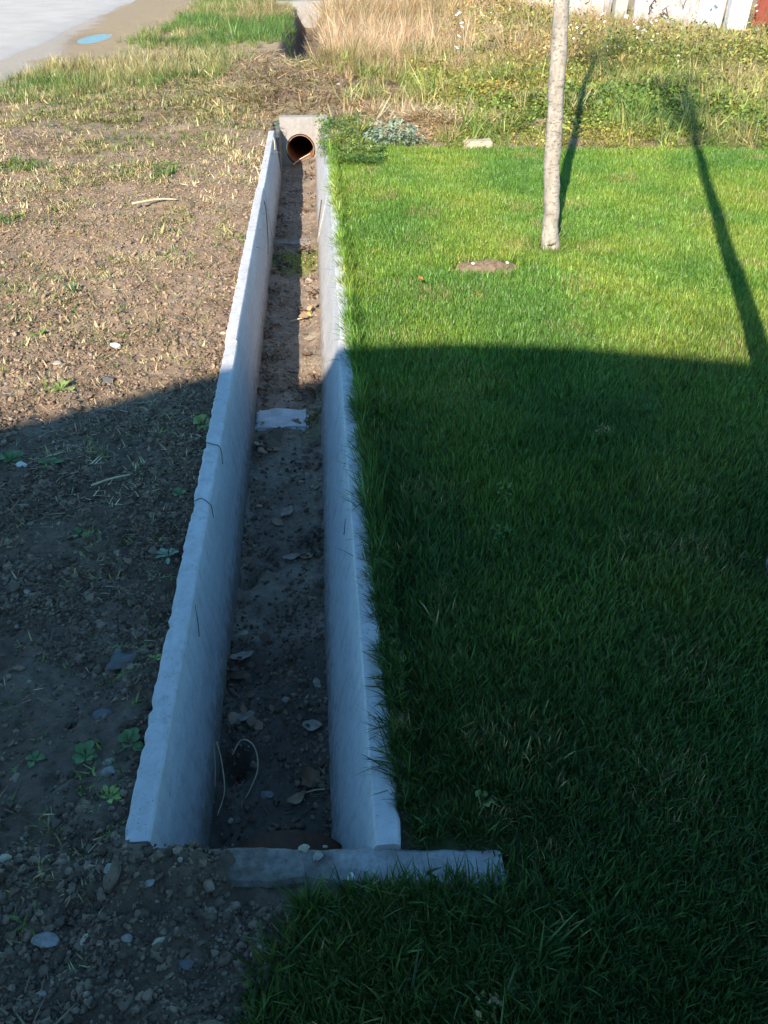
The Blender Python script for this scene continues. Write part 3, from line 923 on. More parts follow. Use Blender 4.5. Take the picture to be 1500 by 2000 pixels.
# --- sparse growth on the bare soil left of the channel
DRY_PAL = [(0.20, 0.21, 0.085), (0.29, 0.28, 0.13), (0.38, 0.34, 0.19), (0.45, 0.38, 0.24)]
def left_d(x, y):
    patch = smooth(0.40, 0.66, fbm(x * 1.9, y * 1.9, 121, 4))
    fine = smooth(0.35, 0.6, fbm(x * 7, y * 7, 123, 3))
    far = smooth(1.6, 5.2, y)
    d = (0.10 + 0.90 * patch * fine) * (0.34 + 0.26 * far + 0.40 * smooth(8, 10.5, y))
    return d * in_view(x, y) * (x < -0.50) * (x > road_edge(y) + 0.7)
x, y = pick(165000, -5.0, -0.5, 0.5, 12.5, left_d)
n = len(x)
t = tints(x, y, DRY_PAL, 1.2, 125, 0.16)
g = (RNG.uniform(0, 1, n) < 0.16) | (fbm(x * 1.6, y * 1.6, 127, 2) > 0.76)
t[g] = tints(x[g], y[g], [(0.08, 0.15, 0.03), (0.16, 0.22, 0.05)], 2, 129, 0.15)
scatter('sparse_grass', S_sparse, np.stack([x, y, gz(x, y)], -1), np.exp(RNG.normal(0.0, 0.30, n)) * np.interp(y, [0.5, 2.5, 4, 9], [0.50, 0.62, 0.80, 1.15]), rots(n, 0.25), t,
        'sparse yellowing grass sprouting from bare soil left of the channel', 'grass')

# straw and cut stalks lying on the soil
def straw_d(x, y):
    p_ = smooth(0.40, 0.7, fbm(x * 2.2, y * 2.2, 131, 4))
    right = (x > XRO) & (y > 9.1)
    leftz = (x < -0.50)
    mid = (y > 9.1)
    return np.where(leftz | right | mid, (0.15 + 0.85 * p_) * (0.35 + 0.65 * smooth(4, 9, y)), 0) * in_view(x, y) * (y < 14.5) * (x > road_edge(y) + 0.9) * (1 - (m_lawn(x, y) > 0.3)) * (x < 3.2)
x, y = pick(95000, -5, 3.2, 0.5, 14.5, straw_d)
n = len(x)
scatter('straw_litter', S_flat, np.stack([x, y, gz(x, y) + 0.006], -1), np.exp(RNG.normal(0.1, 0.35, n)) * np.interp(y, [0.5, 3, 10], [0.55, 0.75, 1.3]), rots(n, 0.10),
        tints(x, y, [(0.22, 0.155, 0.085), (0.35, 0.26, 0.145), (0.46, 0.36, 0.21)], 1.5, 133, 0.2), 'dry straw and cut stalks lying on the soil', 'straw')

def carpet_d(x, y):
    e = fbm(x * 1.1, y * 1.1, 135, 3)
    a = smooth(8.6, 9.4, y) * smooth(14.5, 12.5, y) * smooth(-2.4, -1.0, x + (e - .5) * 2) * smooth(2.6, 1.2, x + (e - .5) * 2)
    return a * (y > lawn_far(x) + 0.1) * ((x < -0.52) | (x > 0.25) | (y > 9.15)) * (0.4 + 0.6 * e)
x, y = pick(16000, -3, 3, 8.4, 14.5, carpet_d)
n = len(x)
scatter('straw_carpet', S_flat, np.stack([x, y, gz(x, y) + 0.012], -1), np.exp(RNG.normal(0.85, 0.3, n)), rots(n, 0.22),
        tints(x, y, [(0.22, 0.15, 0.08), (0.36, 0.26, 0.14), (0.46, 0.35, 0.20), (0.30, 0.28, 0.10)], 1.5, 137, 0.2), 'matted dry straw around the far end of the channel', 'straw')

# soil crumbs, in the dug ground and on the channel bed
def clod_d(x, y):
    return np.clip(0.12 + 0.88 * smooth(.38, .62, fbm(x * 5, y * 5, 141, 3)) + 0.45 * smooth(1.0, 0.85, y), 0, 1) * smooth(5.0, 1.4, y) * ((x < XLO - 0.012) | ((y < 0.80) & (x < lawn_left(y) - 0.02)) | ((y < 0.91 - 0.085 * x * 0) & (x < -0.27 + (fbm(x * 40, y * 40, 142, 2) - .5) * 0.2))) * in_view(x, y, .3)
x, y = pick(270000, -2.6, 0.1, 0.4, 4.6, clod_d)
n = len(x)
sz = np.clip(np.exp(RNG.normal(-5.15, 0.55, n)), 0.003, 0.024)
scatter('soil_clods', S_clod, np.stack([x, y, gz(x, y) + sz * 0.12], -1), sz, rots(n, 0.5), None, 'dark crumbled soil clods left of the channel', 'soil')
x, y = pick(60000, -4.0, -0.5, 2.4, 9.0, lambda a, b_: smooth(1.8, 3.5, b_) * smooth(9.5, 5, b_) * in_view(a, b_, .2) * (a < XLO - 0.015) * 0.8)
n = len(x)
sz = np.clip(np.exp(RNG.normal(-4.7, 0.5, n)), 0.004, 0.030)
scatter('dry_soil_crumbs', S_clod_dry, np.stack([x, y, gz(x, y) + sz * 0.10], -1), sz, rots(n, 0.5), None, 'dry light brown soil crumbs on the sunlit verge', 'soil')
x, y = pick(22000, XLB - 0.01, XRB + 0.01, 0.95, 8.8, lambda a, b_: (0.2 + 0.8 * smooth(.4, .65, fbm(a * 6, b_ * 4, 143, 3))) * np.interp(b_, [1, 3, 9], [1, .5, .25]))
n = len(x)
sz = np.clip(np.exp(RNG.normal(-4.95, 0.55, n)), 0.003, 0.024)
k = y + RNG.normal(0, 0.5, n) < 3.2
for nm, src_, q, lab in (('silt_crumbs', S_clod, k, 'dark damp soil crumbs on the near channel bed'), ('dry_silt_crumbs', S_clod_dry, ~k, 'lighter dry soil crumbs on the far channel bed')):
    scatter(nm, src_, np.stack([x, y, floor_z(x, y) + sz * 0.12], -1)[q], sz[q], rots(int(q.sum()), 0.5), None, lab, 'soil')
x, y = pick(2600, -2.4, -0.05, 0.45, 4.2, lambda a, b_: clod_d(a, b_) * 0.8)
n = len(x)
sz = np.clip(np.exp(RNG.normal(-3.75, 0.35, n)), 0.015, 0.05)
scatter('large_clods', S_clod, np.stack([x, y, gz(x, y) - sz * 0.08], -1), np.stack([sz, sz, sz * 0.7], -1), rots(n, 0.3), None, 'larger lumps of earth sunk in the dug soil left of the channel', 'soil')
def flakes(seed):
    V, F, T = leaves(9, 0.05, 0.012, 0.026, seed, 0.7, 0.25)
    return V, F, T
S_flake = source('leaf_flake', [flakes(600 + k) for k in range(6)], 'foliage')
x, y = pick(900, XLB, XRB, 1.0, 8.8, lambda a, b_: np.clip(0.12 + np.exp(-((a - XLB) / 0.05) ** 2) + np.exp(-((a - XRB) / 0.05) ** 2), 0, 1) * smooth(.35, .6, fbm(a * 3, b_ * 2.2, 145, 3)))
n = len(x)
scatter('leaf_litter', S_flake, np.stack([x, y, floor_z(x, y) + 0.004], -1), np.exp(RNG.normal(-0.1, 0.35, n)), rots(n, 0.15),
        tints(x, y, [(0.06, 0.035, 0.02), (0.13, 0.08, 0.045), (0.24, 0.165, 0.10), (0.32, 0.25, 0.16)], 4, 147, 0.25), 'brown crumbled leaf litter along the channel bed', 'leaf litter')
x, y = pick(500, XLB, XRB, 1.0, 8.8, lambda a, b_: smooth(.45, .65, fbm(a * 4, b_ * 2.5, 149, 3)))
n = len(x)
scatter('bed_straw', S_flat, np.stack([x, y, floor_z(x, y) + 0.006], -1), np.exp(RNG.normal(-0.45, 0.3, n)), rots(n, 0.15),
        tints(x, y, [(0.12, 0.085, 0.05), (0.26, 0.20, 0.12), (0.40, 0.33, 0.21)], 3, 148, 0.25), 'straw and stalk bits washed along the channel bed', 'straw')
a_ = RNG.uniform(0, 2 * PI, 110); r_ = 0.055 + np.abs(RNG.normal(0, 0.05, 110))
cx_ = np.where(np.arange(110) < 60, 1.418, 1.395); cy_ = np.where(np.arange(110) < 60, 4.755, 1.70)
x, y = cx_ + r_ * np.cos(a_), cy_ + r_ * np.sin(a_)
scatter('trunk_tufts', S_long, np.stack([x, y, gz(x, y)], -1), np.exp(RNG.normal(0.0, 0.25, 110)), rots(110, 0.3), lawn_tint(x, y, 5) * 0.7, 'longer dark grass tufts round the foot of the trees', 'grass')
# gravel bits
x, y = pick(1500, -4.0, 0.0, 0.45, 9, lambda a, b_: ((a < XLO - 0.01) | ((b_ < 0.92) & (a < -0.02))) * in_view(a, b_, .2) * np.interp(b_, [0.4, 2, 9], [1, 0.6, 0.35]))
xa, ya = pick(260, XLB, XRB, 1.0, 8.6)
z = np.concatenate([gz(x, y), floor_z(xa, ya)])
x, y = np.concatenate([x, xa]), np.concatenate([y, ya])
n = len(x)
sz = np.clip(np.exp(RNG.normal(-4.85, 0.42, n)), 0.004, 0.020) * np.interp(y, [0.5, 4, 9], [0.9, 1.1, 1.2])
scatter('gravel_bits', S_peb, np.stack([x, y, z + sz * 0.18], -1), sz, rots(n, 0.6), None, 'small pale gravel bits strewn over the soil', 'gravel')

# --- strip of fresh green grass near the road
def strip_d(x, y):
    e = fbm(x * 1.2, y * 1.2, 151, 3)
    a = np.exp(-((y - 12.4 - (x + 2.6) * 0.5) / 1.55) ** 4) * smooth(-4.2, -3.5, x) * smooth(-0.9, -1.7, x + (e - .5))
    b_ = smooth(14.5, 16.5, y) * smooth(29, 24, y) * smooth(-3.3, -2.6, x + (e - .5)) * smooth(-0.35, -0.7, x) * 0.75
    return np.clip(a + b_, 0, 1) * (0.35 + 0.65 * smooth(.3, .55, e))
x, y = pick(24000, -4.6, -0.3, 10, 29, strip_d)
n = len(x)
t = tints(x, y, [(0.09, 0.19, 0.04), (0.14, 0.22, 0.05), (0.24, 0.26, 0.09), (0.36, 0.32, 0.16)], 0.8, 153, 0.15)
scatter('roadside_grass', S_mid, np.stack([x, y, gz(x, y)], -1), np.exp(RNG.normal(-0.15, 0.3, n)), rots(n, 0.25), t, 'fresh green grass strip between road and ditch', 'grass')

# --- low leafy ground cover past the lawn
def cover_d(x, y):
    d = y - lawn_far(x)
    e = fbm(x * 0.9, y * 0.9, 161, 3)
    rim = smooth(-0.06, 0.05, d) * smooth(1.0, 1.5, x + (e - .5) * 1.2)
    near = np.exp(-((d - 0.10) / 0.22) ** 2) * (x > 0.12) * (x < 1.0) * 0.8
    return np.clip(rim * smooth(8.0, 5.0, d) + near, 0, 1) * in_view(x, y)
x, y = pick(26000, 0.1, 13, 6.2, 15, cover_d)
n = len(x)
t = tints(x, y, [(0.14, 0.23, 0.040), (0.21, 0.28, 0.050), (0.28, 0.30, 0.055), (0.36, 0.31, 0.08)], 0.8, 163, 0.18)
scatter('leafy_ground_cover', S_leaf, np.stack([x, y, gz(x, y)], -1), np.exp(RNG.normal(-0.25, 0.35, n)) * (0.60 + 0.40 * smooth(0.1, 1.2, y - lawn_far(x))), rots(n, 0.3), t, 'low yellow green leafy weeds along the far lawn edge', 'weeds')
x, y = pick(20000, 0.3, 13, 6.5, 16, lambda a, b_: (0.35 * smooth(-0.03, 0.03, b_ - lawn_far(a)) + 0.65 * smooth(0.1, 0.8, b_ - lawn_far(a))) * in_view(a, b_) * smooth(.35, .6, fbm(a * 1.3, b_ * 1.3, 165, 3)) * (0.4 + 0.6 * smooth(0.8, 2.5, a)))
n = len(x)
t = tints(x, y, [(0.14, 0.24, 0.05), (0.25, 0.29, 0.08), (0.36, 0.33, 0.14), (0.46, 0.37, 0.22)], 0.9, 167, 0.15)
scatter('rough_grass', S_mid, np.stack([x, y, gz(x, y)], -1), np.exp(RNG.normal(0.1, 0.3, n)), rots(n, 0.3), t, 'rough unmown grass among the weeds beyond the lawn', 'grass')

# --- tall dry grass standing along the old ditch and the back of the plot
def tall_d(x, y):
    e = fbm(x * 0.8, y * 0.8, 171, 3)
    a = smooth(0.05, 0.5, x - ditch_center(y)) * smooth(10.8, 12.2, y - (e - .5) * 2) * smooth(5.6, 3.8, x + (e - .5) * 2 - (y - 12) * 0.06)
    b_ = smooth(-0.35, -0.6, x - ditch_center(y)) * smooth(17, 19, y) * 0.25 * smooth(-2.2, -1.2, x)
    return np.clip(a + b_, 0, 1) * in_view(x, y, 1) * np.interp(y, [11, 20, 34], [1, 0.7, 0.5])
x, y = pick(12000, -3, 12, 10.5, 34, tall_d)
n = len(x)
t = tints(x, y, [(0.24, 0.20, 0.085), (0.33, 0.25, 0.13), (0.42, 0.31, 0.18), (0.48, 0.36, 0.23)], 0.5, 173, 0.22)
scatter('tall_dry_grass', S_tall, np.stack([x, y, gz(x, y)], -1), np.exp(RNG.normal(-0.05, 0.25, n)) * np.interp(y, [10.5, 12.5, 20], [0.38, 0.68, 0.9]), rots(n, 0.36), t, 'tall dry straw coloured grass behind the lawn', 'grass')

# --- olive weeds in front of the fence
def weed_d(x, y):
    e = fbm(x * 0.7, y * 0.7, 181, 3)
    return smooth(2.2, 4.0, x + (e - .5) * 2) * smooth(10.2, 12, y + (e - .5)) * in_view(x, y, 1) * 0.9
x, y = pick(15000, 2, 16, 10, 22, weed_d)
n = len(x)
t = tints(x, y, [(0.17, 0.22, 0.05), (0.27, 0.27, 0.07), (0.36, 0.29, 0.11), (0.42, 0.29, 0.15)], 0.6, 183, 0.2)
scatter('olive_weeds', S_weed, np.stack([x, y, gz(x, y)], -1), np.exp(RNG.normal(-0.12, 0.3, n)) * (1 - 0.65 * smooth(12.0, 14.5, y) * smooth(4.0, 5.5, x)), rots(n, 0.3), t, 'olive brown weeds growing in front of the far wall', 'weeds')

def flower(seed):
    r = np.random.default_rng(seed); V, F = [], []
    for h in range(3):
        c = np.array([r.normal(0, .05), r.normal(0, .05), r.uniform(.25, .42)])
        b_ = len(V); K = 8
        V.append(tuple(c + [0, 0, .004]))
        for k in range(K):
            a = 2 * PI * k / K; rr = 0.022 if k % 2 else 0.013
            V.append((c[0] + rr * math.cos(a), c[1] + rr * math.sin(a) * .8, c[2] + rr * .5 * math.sin(a)))
        for k in range(K): F.append((b_, b_ + 1 + k, b_ + 1 + (k + 1) % K))
    return V, F, [(1, 1, 1)] * len(V)
S_fl = source('flower_head', [flower(k) for k in range(4)], 'petal')
x, y = pick(300, 1.5, 10, 10, 17, lambda a, b_: smooth(.45, .7, fbm(a * 1.1, b_ * 1.1, 191, 3)) * in_view(a, b_))
n = len(x)
scatter('white_wildflowers', S_fl, np.stack([x, y, gz(x, y) + 0.03], -1), np.exp(RNG.normal(0.15, 0.2, n)), rots(n, 0.2), None, 'small white wild flowers among the far weeds', 'flowers')

# weeds hiding the far right wall top next to the pipe
x, y = pick(420, 0.02, 0.55, 6.9, 8.9, lambda a, b_: smooth(6.85, 7.2, b_ + (a - .1) * 0.8))
n = len(x)
scatter('wall_end_weeds', S_leaf, np.stack([x, y, np.maximum(gz(x, y), 0.02)], -1), np.exp(RNG.normal(-0.75, 0.25, n)), rots(n, 0.3),
        tints(x, y, [(0.07, 0.16, 0.03), (0.11, 0.20, 0.04), (0.18, 0.23, 0.05)], 2, 195, 0.15), 'green weeds covering the wall end by the pipe', 'weeds')

# ------------------------------------------------------------------ trees
def tree(label, path, rads, seed, nbr):
    root = thing('young_tree', label, 'tree', path[0], 0, 'young trees planted in the lawn')
    base = Vector(path[0])
    # smooth path
    P_, R_ = [], []
    for i in range(len(path) - 1):
        for k in range(8):
            f = k / 8
            P_.append(Vector(path[i]).lerp(Vector(path[i + 1]), f) - base); R_.append(rads[i] * (1 - f) + rads[i + 1] * f)
    P_.append(Vector(path[-1]) - base); R_.append(rads[-1])
    for i in range(2, len(P_)):
        P_[i] += Vector((mnoise.noise(Vector((i * .31, seed, 0))), mnoise.noise(Vector((i * .31, seed, 5))), 0)) * 0.010
    P_.insert(0, P_[0] - Vector((0, 0, 0.15))); R_.insert(0, R_[0] * 1.15)
    link('trunk', tube_mesh('trunk', P_, R_, 'bark', 18, True, 0.16, seed), root)
    r = random.Random(seed)
    top = P_[-1]; V, F = [], []
    crown = []
    for k in range(nbr):
        i0 = len(P_) - 1 - r.randint(0, 6)
        a = r.uniform(0, 2 * PI); L = r.uniform(0.35, 0.85)
        p0 = P_[i0]; d = Vector((math.cos(a) * .75, math.sin(a) * .75, r.uniform(.5, 1.1))).normalized()
        pts = [p0, p0 + d * L * .5 + Vector((0, 0, .03)), p0 + d * L + Vector((0, 0, .10))]
        link('branch', tube_mesh('branch', pts, [0.018, 0.012, 0.005], 'bark', 6), root)
        for q in range(60):
            f = r.uniform(.35, 1.15)
            crown.append(p0 + d * L * f + Vector((r.gauss(0, .09), r.gauss(0, .09), r.gauss(0.03, .09))))
    for c in crown:
        a = r.uniform(0, 2 * PI); tl = r.uniform(-.8, .5); L = r.uniform(.05, .085)
        d = Vector((math.cos(a) * math.cos(tl), math.sin(a) * math.cos(tl), math.sin(tl))); s = Vector((-math.sin(a), math.cos(a), r.uniform(-.4, .4)))
        b_ = len(V)
        V += [c, c + d * L * .5 + s * L * .28, c + d * L, c + d * L * .5 - s * L * .28]
        F += [(b_, b_ + 1, b_ + 2), (b_, b_ + 2, b_ + 3)]
    link('crown', mesh_from('crown', V, F, 'weed_leaf_light'), root)
    return root
tree('slim pale barked tree standing in the sunlit lawn',
     [(1.418, 4.755, 0.0), (1.403, 4.757, 0.13), (1.373, 4.76, 0.41), (1.340, 4.76, 0.82), (1.306, 4.76, 1.30), (1.25, 4.77, 2.2), (1.17, 4.78, 3.4), (1.10, 4.78, 4.9)],
     [0.064, 0.049, 0.047, 0.045, 0.042, 0.038, 0.034, 0.020], 3, 7)
tree('tree trunk in shade at the right edge of the picture',
     [(1.395, 1.70, 0.0), (1.405, 1.70, 0.12), (1.44, 1.70, 0.45), (1.455, 1.70, 0.9), (1.37, 1.70, 2.2), (1.27, 1.70, 3.6), (1.15, 1.72, 5.1)],
     [0.070, 0.060, 0.056, 0.054, 0.048, 0.040, 0.024], 9, 12)

# ------------------------------------------------------------------ stones
def stone_mesh(seed, sx, sy, sz, mat, sub=3):
    bm = bmesh.new(); bmesh.ops.create_icosphere(bm, subdivisions=sub, radius=0.5)
    for v in bm.verts:
        q = v.co * 1.9 + Vector((seed * 5.1, seed * 2.3, 1))
        c_ = mnoise.cell_vector(v.co.normalized() * 1.6 + Vector((seed, 3, seed * .7)))
        v.co *= 1 + 0.42 * mnoise.noise(q) + 0.20 * mnoise.noise(q * 2.7) + 0.07 * mnoise.noise(q * 7)
        # broken faces
        for d_ in (Vector((.5, .3, .8)), Vector((-.7, .2, .6)), Vector((.1, -.8, .55)), Vector((-.2, .7, .3))):
            d_ = (d_ + Vector((math.sin(seed * 2.1), math.cos(seed * 1.3), .2)) * .6).normalized()
            k_ = v.co.dot(d_) - 0.33
            if k_ > 0: v.co -= d_ * k_ * 0.85
        v.co = Vector((v.co.x * sx, v.co.y * sy, v.co.z * sz))
    return bm_mesh('stone', bm, mat, False)
STONES = [
    ((-0.595, 0.736), 0.046, 'stone_grey', 'largest pale grey stone in the dark soil at the lower left corner'),
    ((-0.376, 0.711), 0.030, 'stone_buff', 'oval buff stone in dark soil below the left end of the sill'),
    ((-0.499, 0.856), 0.027, 'stone_pale', 'pale blue white stone lying just below the end of the left wall'),
    ((-0.520, 0.728), 0.022, 'stone_buff', 'small buff stone beside the largest grey stone at the lower left'),
    ((-0.323, 0.676), 0.028, 'stone_dark', 'dark flat stone to the right of the oval buff stone'),
    ((-0.578, 1.158), 0.034, 'stone_pale', 'pale angular stone, upper of two beside the left wall near its end'),
    ((-0.562, 1.120), 0.030, 'stone_grey', 'grey stone, lower of two beside the left wall near its end'),
    ((-0.583, 0.640), 0.022, 'stone_pale', 'whitish pebble at the bottom left corner of the picture'),
    ((-0.605, 1.477), 0.078, 'stone_dark', 'broad flat dark stone half sunk in soil left of the wall'),
    ((-0.932, 1.767), 0.022, 'stone_pale', 'small pale pebble at the left edge amid dark soil clods'),
    ((-0.411, 0.818), 0.022, 'stone_grey', 'small grey stone in the soil heaped over the left end of the sill'),
    ((-0.440, 0.722), 0.023, 'stone_pale', 'pale knobbly stone left of the oval buff stone'),
    ((-0.731, 0.913), 0.022, 'stone_buff', 'round buff stone at the left edge level with the sill'),
    ((-1.149, 2.468), 0.036, 'stone_white', 'white shard in the shaded green weed patch at the left'),
    ((-1.026, 2.112), 0.027, 'stone_pale', 'pale pebble in bare shaded soil below the green weed patch'),
    ((-1.024, 3.532), 0.050, 'stone_white', 'white flat stone on sunlit soil just above the shadow edge'),
    ((-0.520, 3.624), 0.034, 'stone_buff', 'yellowish stone touching the left wall in sunlight'),
    ((-1.249, 3.329), 0.040, 'stone_pale', 'pale stone on sunlit soil near the left edge'),
    ((-0.991, 3.191), 0.055, 'stone_dark', 'dark clod like stone on sunlit soil by the shadow edge'),
    ((-0.617, 1.30), 0.048, 'stone_dark', 'dark lump of stone between the wall and the leafy seedlings'),
    ((0.277, 10.80), 0.080, 'stone_white', 'white stone in dry straw beyond the far end wall'),
]
for k, ((sx, sy), w, mt, lab) in enumerate(STONES):
    r = random.Random(k + 50)
    hz = 0.42 if w < 0.06 else 0.30
    o = link('stone', stone_mesh(k, w * 1.1, w * r.uniform(.65, .95), w * hz * 1.6, mt), None, (sx, sy, float(gz([sx], [sy])[0]) + w * hz * 0.18), (r.uniform(-.2, .2), r.uniform(-.2, .2), r.uniform(-.6, .6)))
    tag(o, lab, 'stone', 'stones on the ground')
for k, (sx, sy, w, mt, lab) in enumerate([(-0.102, 0.893, 0.021, 'stone_buff', 'buff pebble set in the sill top at its channel edge'),
                                          (-0.074, 0.872, 0.023, 'stone_pale', 'rounded pale pebble set in the middle of the sill'),
                                          (-0.006, 0.822, 0.019, 'stone_white', 'bright white shard at the grassy edge of the sill')]):
    o = link('stone', stone_mesh(k + 70, w * 1.1, w * .8, w * .6, mt), None, (sx, sy, 0.013), (0, 0.1, k * 0.7))
    tag(o, lab, 'stone', 'stones on the ground')
for k, (sx, sy, w, mt, lab) in enumerate([(-0.190, 1.642, 0.026, 'stone_pale', 'pale pebble on the channel bed above the two pale leaves'),
                                          (-0.352, 1.975, 0.032, 'stone_buff', 'buff stone on the channel bed against the left wall'),
                                          (-0.090, 1.694, 0.034, 'stone_pale', 'pale stone on the channel bed against the right wall'),
                                          (-0.241, 1.312, 0.036, 'stone_grey', 'flat grey stone on the channel bed beside the brown leaf'),
                                          (-0.220, 2.129, 0.020, 'stone_pale', 'tiny whitish pebble in the middle of the shaded channel bed'),
                                          (-0.338, 1.235, 0.018, 'stone_buff', 'small buff pebble on the channel bed near the sill')]):
    o = link('stone', stone_mesh(k + 90, w * 1.1, w * .8, w * .6, mt), None, (sx, sy, float(floor_z([sx], [sy])[0]) + w * .12), (0.1, 0.1, k * 0.9))
    tag(o, lab, 'stone', 'stones on the channel bed')

# ------------------------------------------------------------------ fallen leaves
def leaf_mesh(seed, L, W, mat, curl=0.25):
    r = random.Random(seed)
    n_ = 9; V, F = [], []
    for i in range(n_):
        f = i / (n_ - 1)
        w = W * 0.5 * (math.sin(PI * min(1, f * 0.92 + 0.06)) ** 0.8) * (1 + r.uniform(-.18, .18))
        z0 = curl * L * (f - .5) ** 2 + r.uniform(-.02, .02) * L
        V += [((f - .5) * L, -w, z0 + curl * W * (.35 + r.uniform(-.1, .15))), ((f - .5) * L, 0, z0), ((f - .5) * L, w * r.uniform(.85, 1.1), z0 + curl * W * (.35 + r.uniform(-.1, .15)))]
    for i in range(n_ - 1):
        a = i * 3
        F += [(a, a + 1, a + 4, a + 3), (a + 1, a + 2, a + 5, a + 4)]
    me = mesh_from('leaf', V, F, mat, True)
    return me
LEAVES = [
    ((-0.318, 1.586), 0.066, 0.036, 0.1, 'pale_leaf', 'pale dry leaf on the channel bed nearer the left wall'),
    ((-0.105, 1.530), 0.066, 0.040, -0.3, 'pale_leaf', 'pale dry leaf on the channel bed touching the right wall'),
    ((-0.112, 1.335), 0.085, 0.060, 2.2, 'brown_leaf', 'large curled brown leaf by the right wall near the sill'),
    ((-0.150, 1.278), 0.060, 0.036, 0.5, 'dry_leaf', 'flat grey brown leaf on the channel bed below the curled leaf'),
    ((-0.345, 1.843), 0.085, 0.045, 0.2, 'pale_leaf', 'broad pale leaf on the channel bed by the left wall midway along the shade'),
    ((-0.186, 2.363), 0.070, 0.040, 0.0, 'pale_leaf', 'pale leaf in mid channel, left of a touching pair'),
    ((-0.122, 2.349), 0.060, 0.035, 0.6, 'dry_leaf', 'grey leaf in mid channel, right of a touching pair'),
    ((-0.209, 2.661), 0.075, 0.050, 1.0, 'pale_leaf', 'pale pointed leaf on the shaded channel bed past the burrow'),
    ((-0.250, 2.600), 0.062, 0.035, -0.6, 'dry_leaf', 'small brown leaf next to the pale pointed leaf'),
    ((-0.115, 4.900), 0.100, 0.070, 0.5, 'dry_leaf', 'dry tan leaf in the sunlit strip of the channel bed'),
    ((-0.125, 4.770), 0.070, 0.050, 1.4, 'yellow_leaf', 'yellow leaf beside the tan leaf in the sunlit channel strip'),
    ((-0.114, 4.420), 0.069, 0.050, 0.1, 'pale_leaf', 'whitish leaf scrap in the sunlit strip of the channel bed'),
    ((-0.120, 5.380), 0.080, 0.055, 1.9, 'pale_leaf', 'pale leaf on sunlit silt below the mossy patch'),
    ((-0.130, 4.20), 0.080, 0.050, 0.9, 'brown_leaf', 'reddish brown leaf at the shadow end of the sunlit channel strip'),
]
for k, ((lx, ly), L, W, rz, mt, lab) in enumerate(LEAVES):
    o = link('fallen_leaf', leaf_mesh(k + 5, L, W, mt, 0.7 if 'curled' in lab else 0.3), None, (lx, ly, float(floor_z([lx], [ly])[0]) + 0.010), (random.uniform(-.2, .2), random.uniform(-.2, .2), rz))
    tag(o, lab, 'leaf', 'leaves fallen into the channel')
o = link('fallen_leaf', leaf_mesh(77, 0.055, 0.04, 'rust_leaf', 0.3), None, (0.525, 4.166, 0.045), (0.3, 0.2, 1.2))
tag(o, 'small orange leaf lying on the sunlit lawn', 'leaf')

# ------------------------------------------------------------------ stems, roots, twigs
def fz(x_, y_): return float(floor_z([x_], [y_])[0])
def curve_thing(name, pts, r0, r1, mat, label, cat, sides=6):
    n_ = len(pts)
    P_ = []
    pts = [Vector(p) for p in pts]
    for i in range(n_ - 1):            # Catmull-Rom
        p0 = pts[max(i - 1, 0)]; p1 = pts[i]; p2 = pts[i + 1]; p3 = pts[min(i + 2, n_ - 1)]
        for k in range(6):
            t_ = k / 6
            P_.append(0.5 * ((2 * p1) + (p2 - p0) * t_ + (2 * p0 - 5 * p1 + 4 * p2 - p3) * t_ ** 2 + (3 * p1 - p0 - 3 * p2 + p3) * t_ ** 3))
    P_.append(pts[-1])
    R_ = [r0 + (r1 - r0) * i / (len(P_) - 1) for i in range(len(P_))]
    return tag(link(name, tube_mesh(name, P_, R_, mat, sides)), label, cat)
curve_thing('dry_stem', [(-0.345, 1.435, -0.39), (-0.315, 1.46, -0.355), (-0.275, 1.425, -0.345), (-0.265, 1.365, -0.375), (-0.300, 1.30, -0.415)], 0.0026, 0.0018, 'dry_stem', 'pale dry stem arching over the burrow near the sill', 'stem')
curve_thing('dry_stem', [(-0.385, 1.44, -0.33), (-0.372, 1.40, -0.37), (-0.360, 1.32, -0.40), (-0.375, 1.25, -0.41)], 0.0028, 0.0016, 'dry_stem', 'pale dry stem hanging down the foot of the left wall, longer of two', 'stem')
curve_thing('dry_stem', [(-0.392, 1.43, -0.32), (-0.389, 1.385, -0.37), (-0.389, 1.335, -0.40)], 0.0022, 0.0014, 'dry_stem', 'pale dry stem hanging down the foot of the left wall, shorter of two', 'stem')
curve_thing('dry_stem', [(-0.135, 1.30, fz(-0.135, 1.30) + .012), (-0.10, 1.292, fz(-.10, 1.292) + .014), (-0.07, 1.285, fz(-.07, 1.285) + .012)], 0.0028, 0.002, 'dry_stem', 'short pale stick on the channel bed below the brown leaf', 'stem')
curve_thing('dry_stem', [(-0.24, 4.70, fz(-.24, 4.7) + .012), (-0.17, 4.71, fz(-.17, 4.71) + .02), (-0.10, 4.74, fz(-.10, 4.74) + .02)], 0.006, 0.004, 'dry_stem', 'pale stalk lying across the shadow line on the channel bed', 'stem')
curve_thing('dead_root', [(-0.496, 2.53, 0.022), (-0.478, 2.535, 0.034), (-0.455, 2.522, 0.033), (-0.434, 2.512, 0.034), (-0.4225, 2.495, 0.022), (-0.4195, 2.470, -0.004), (-0.4185, 2.462, -0.016), (-0.415, 2.447, -0.004)], 0.0021, 0.0012, 'root', 'dark root tendril draped over the left wall, upper of two', 'root')
curve_thing('dead_root', [(-0.497, 2.155, 0.022), (-0.476, 2.163, 0.034), (-0.458, 2.170, 0.035), (-0.436, 2.150, 0.034), (-0.4235, 2.142, 0.022), (-0.4205, 2.130, 0.0), (-0.418, 2.115, -0.008)], 0.0020, 0.0013, 'root', 'dark root tendril draped over the left wall, lower of two', 'root')
curve_thing('dead_root', [(-0.425, 1.67, 0.010), (-0.419, 1.64, -0.03), (-0.416, 1.61, -0.06)], 0.0008, 0.0016, 'root', 'short dark root clinging to the inner face of the left wall', 'root')
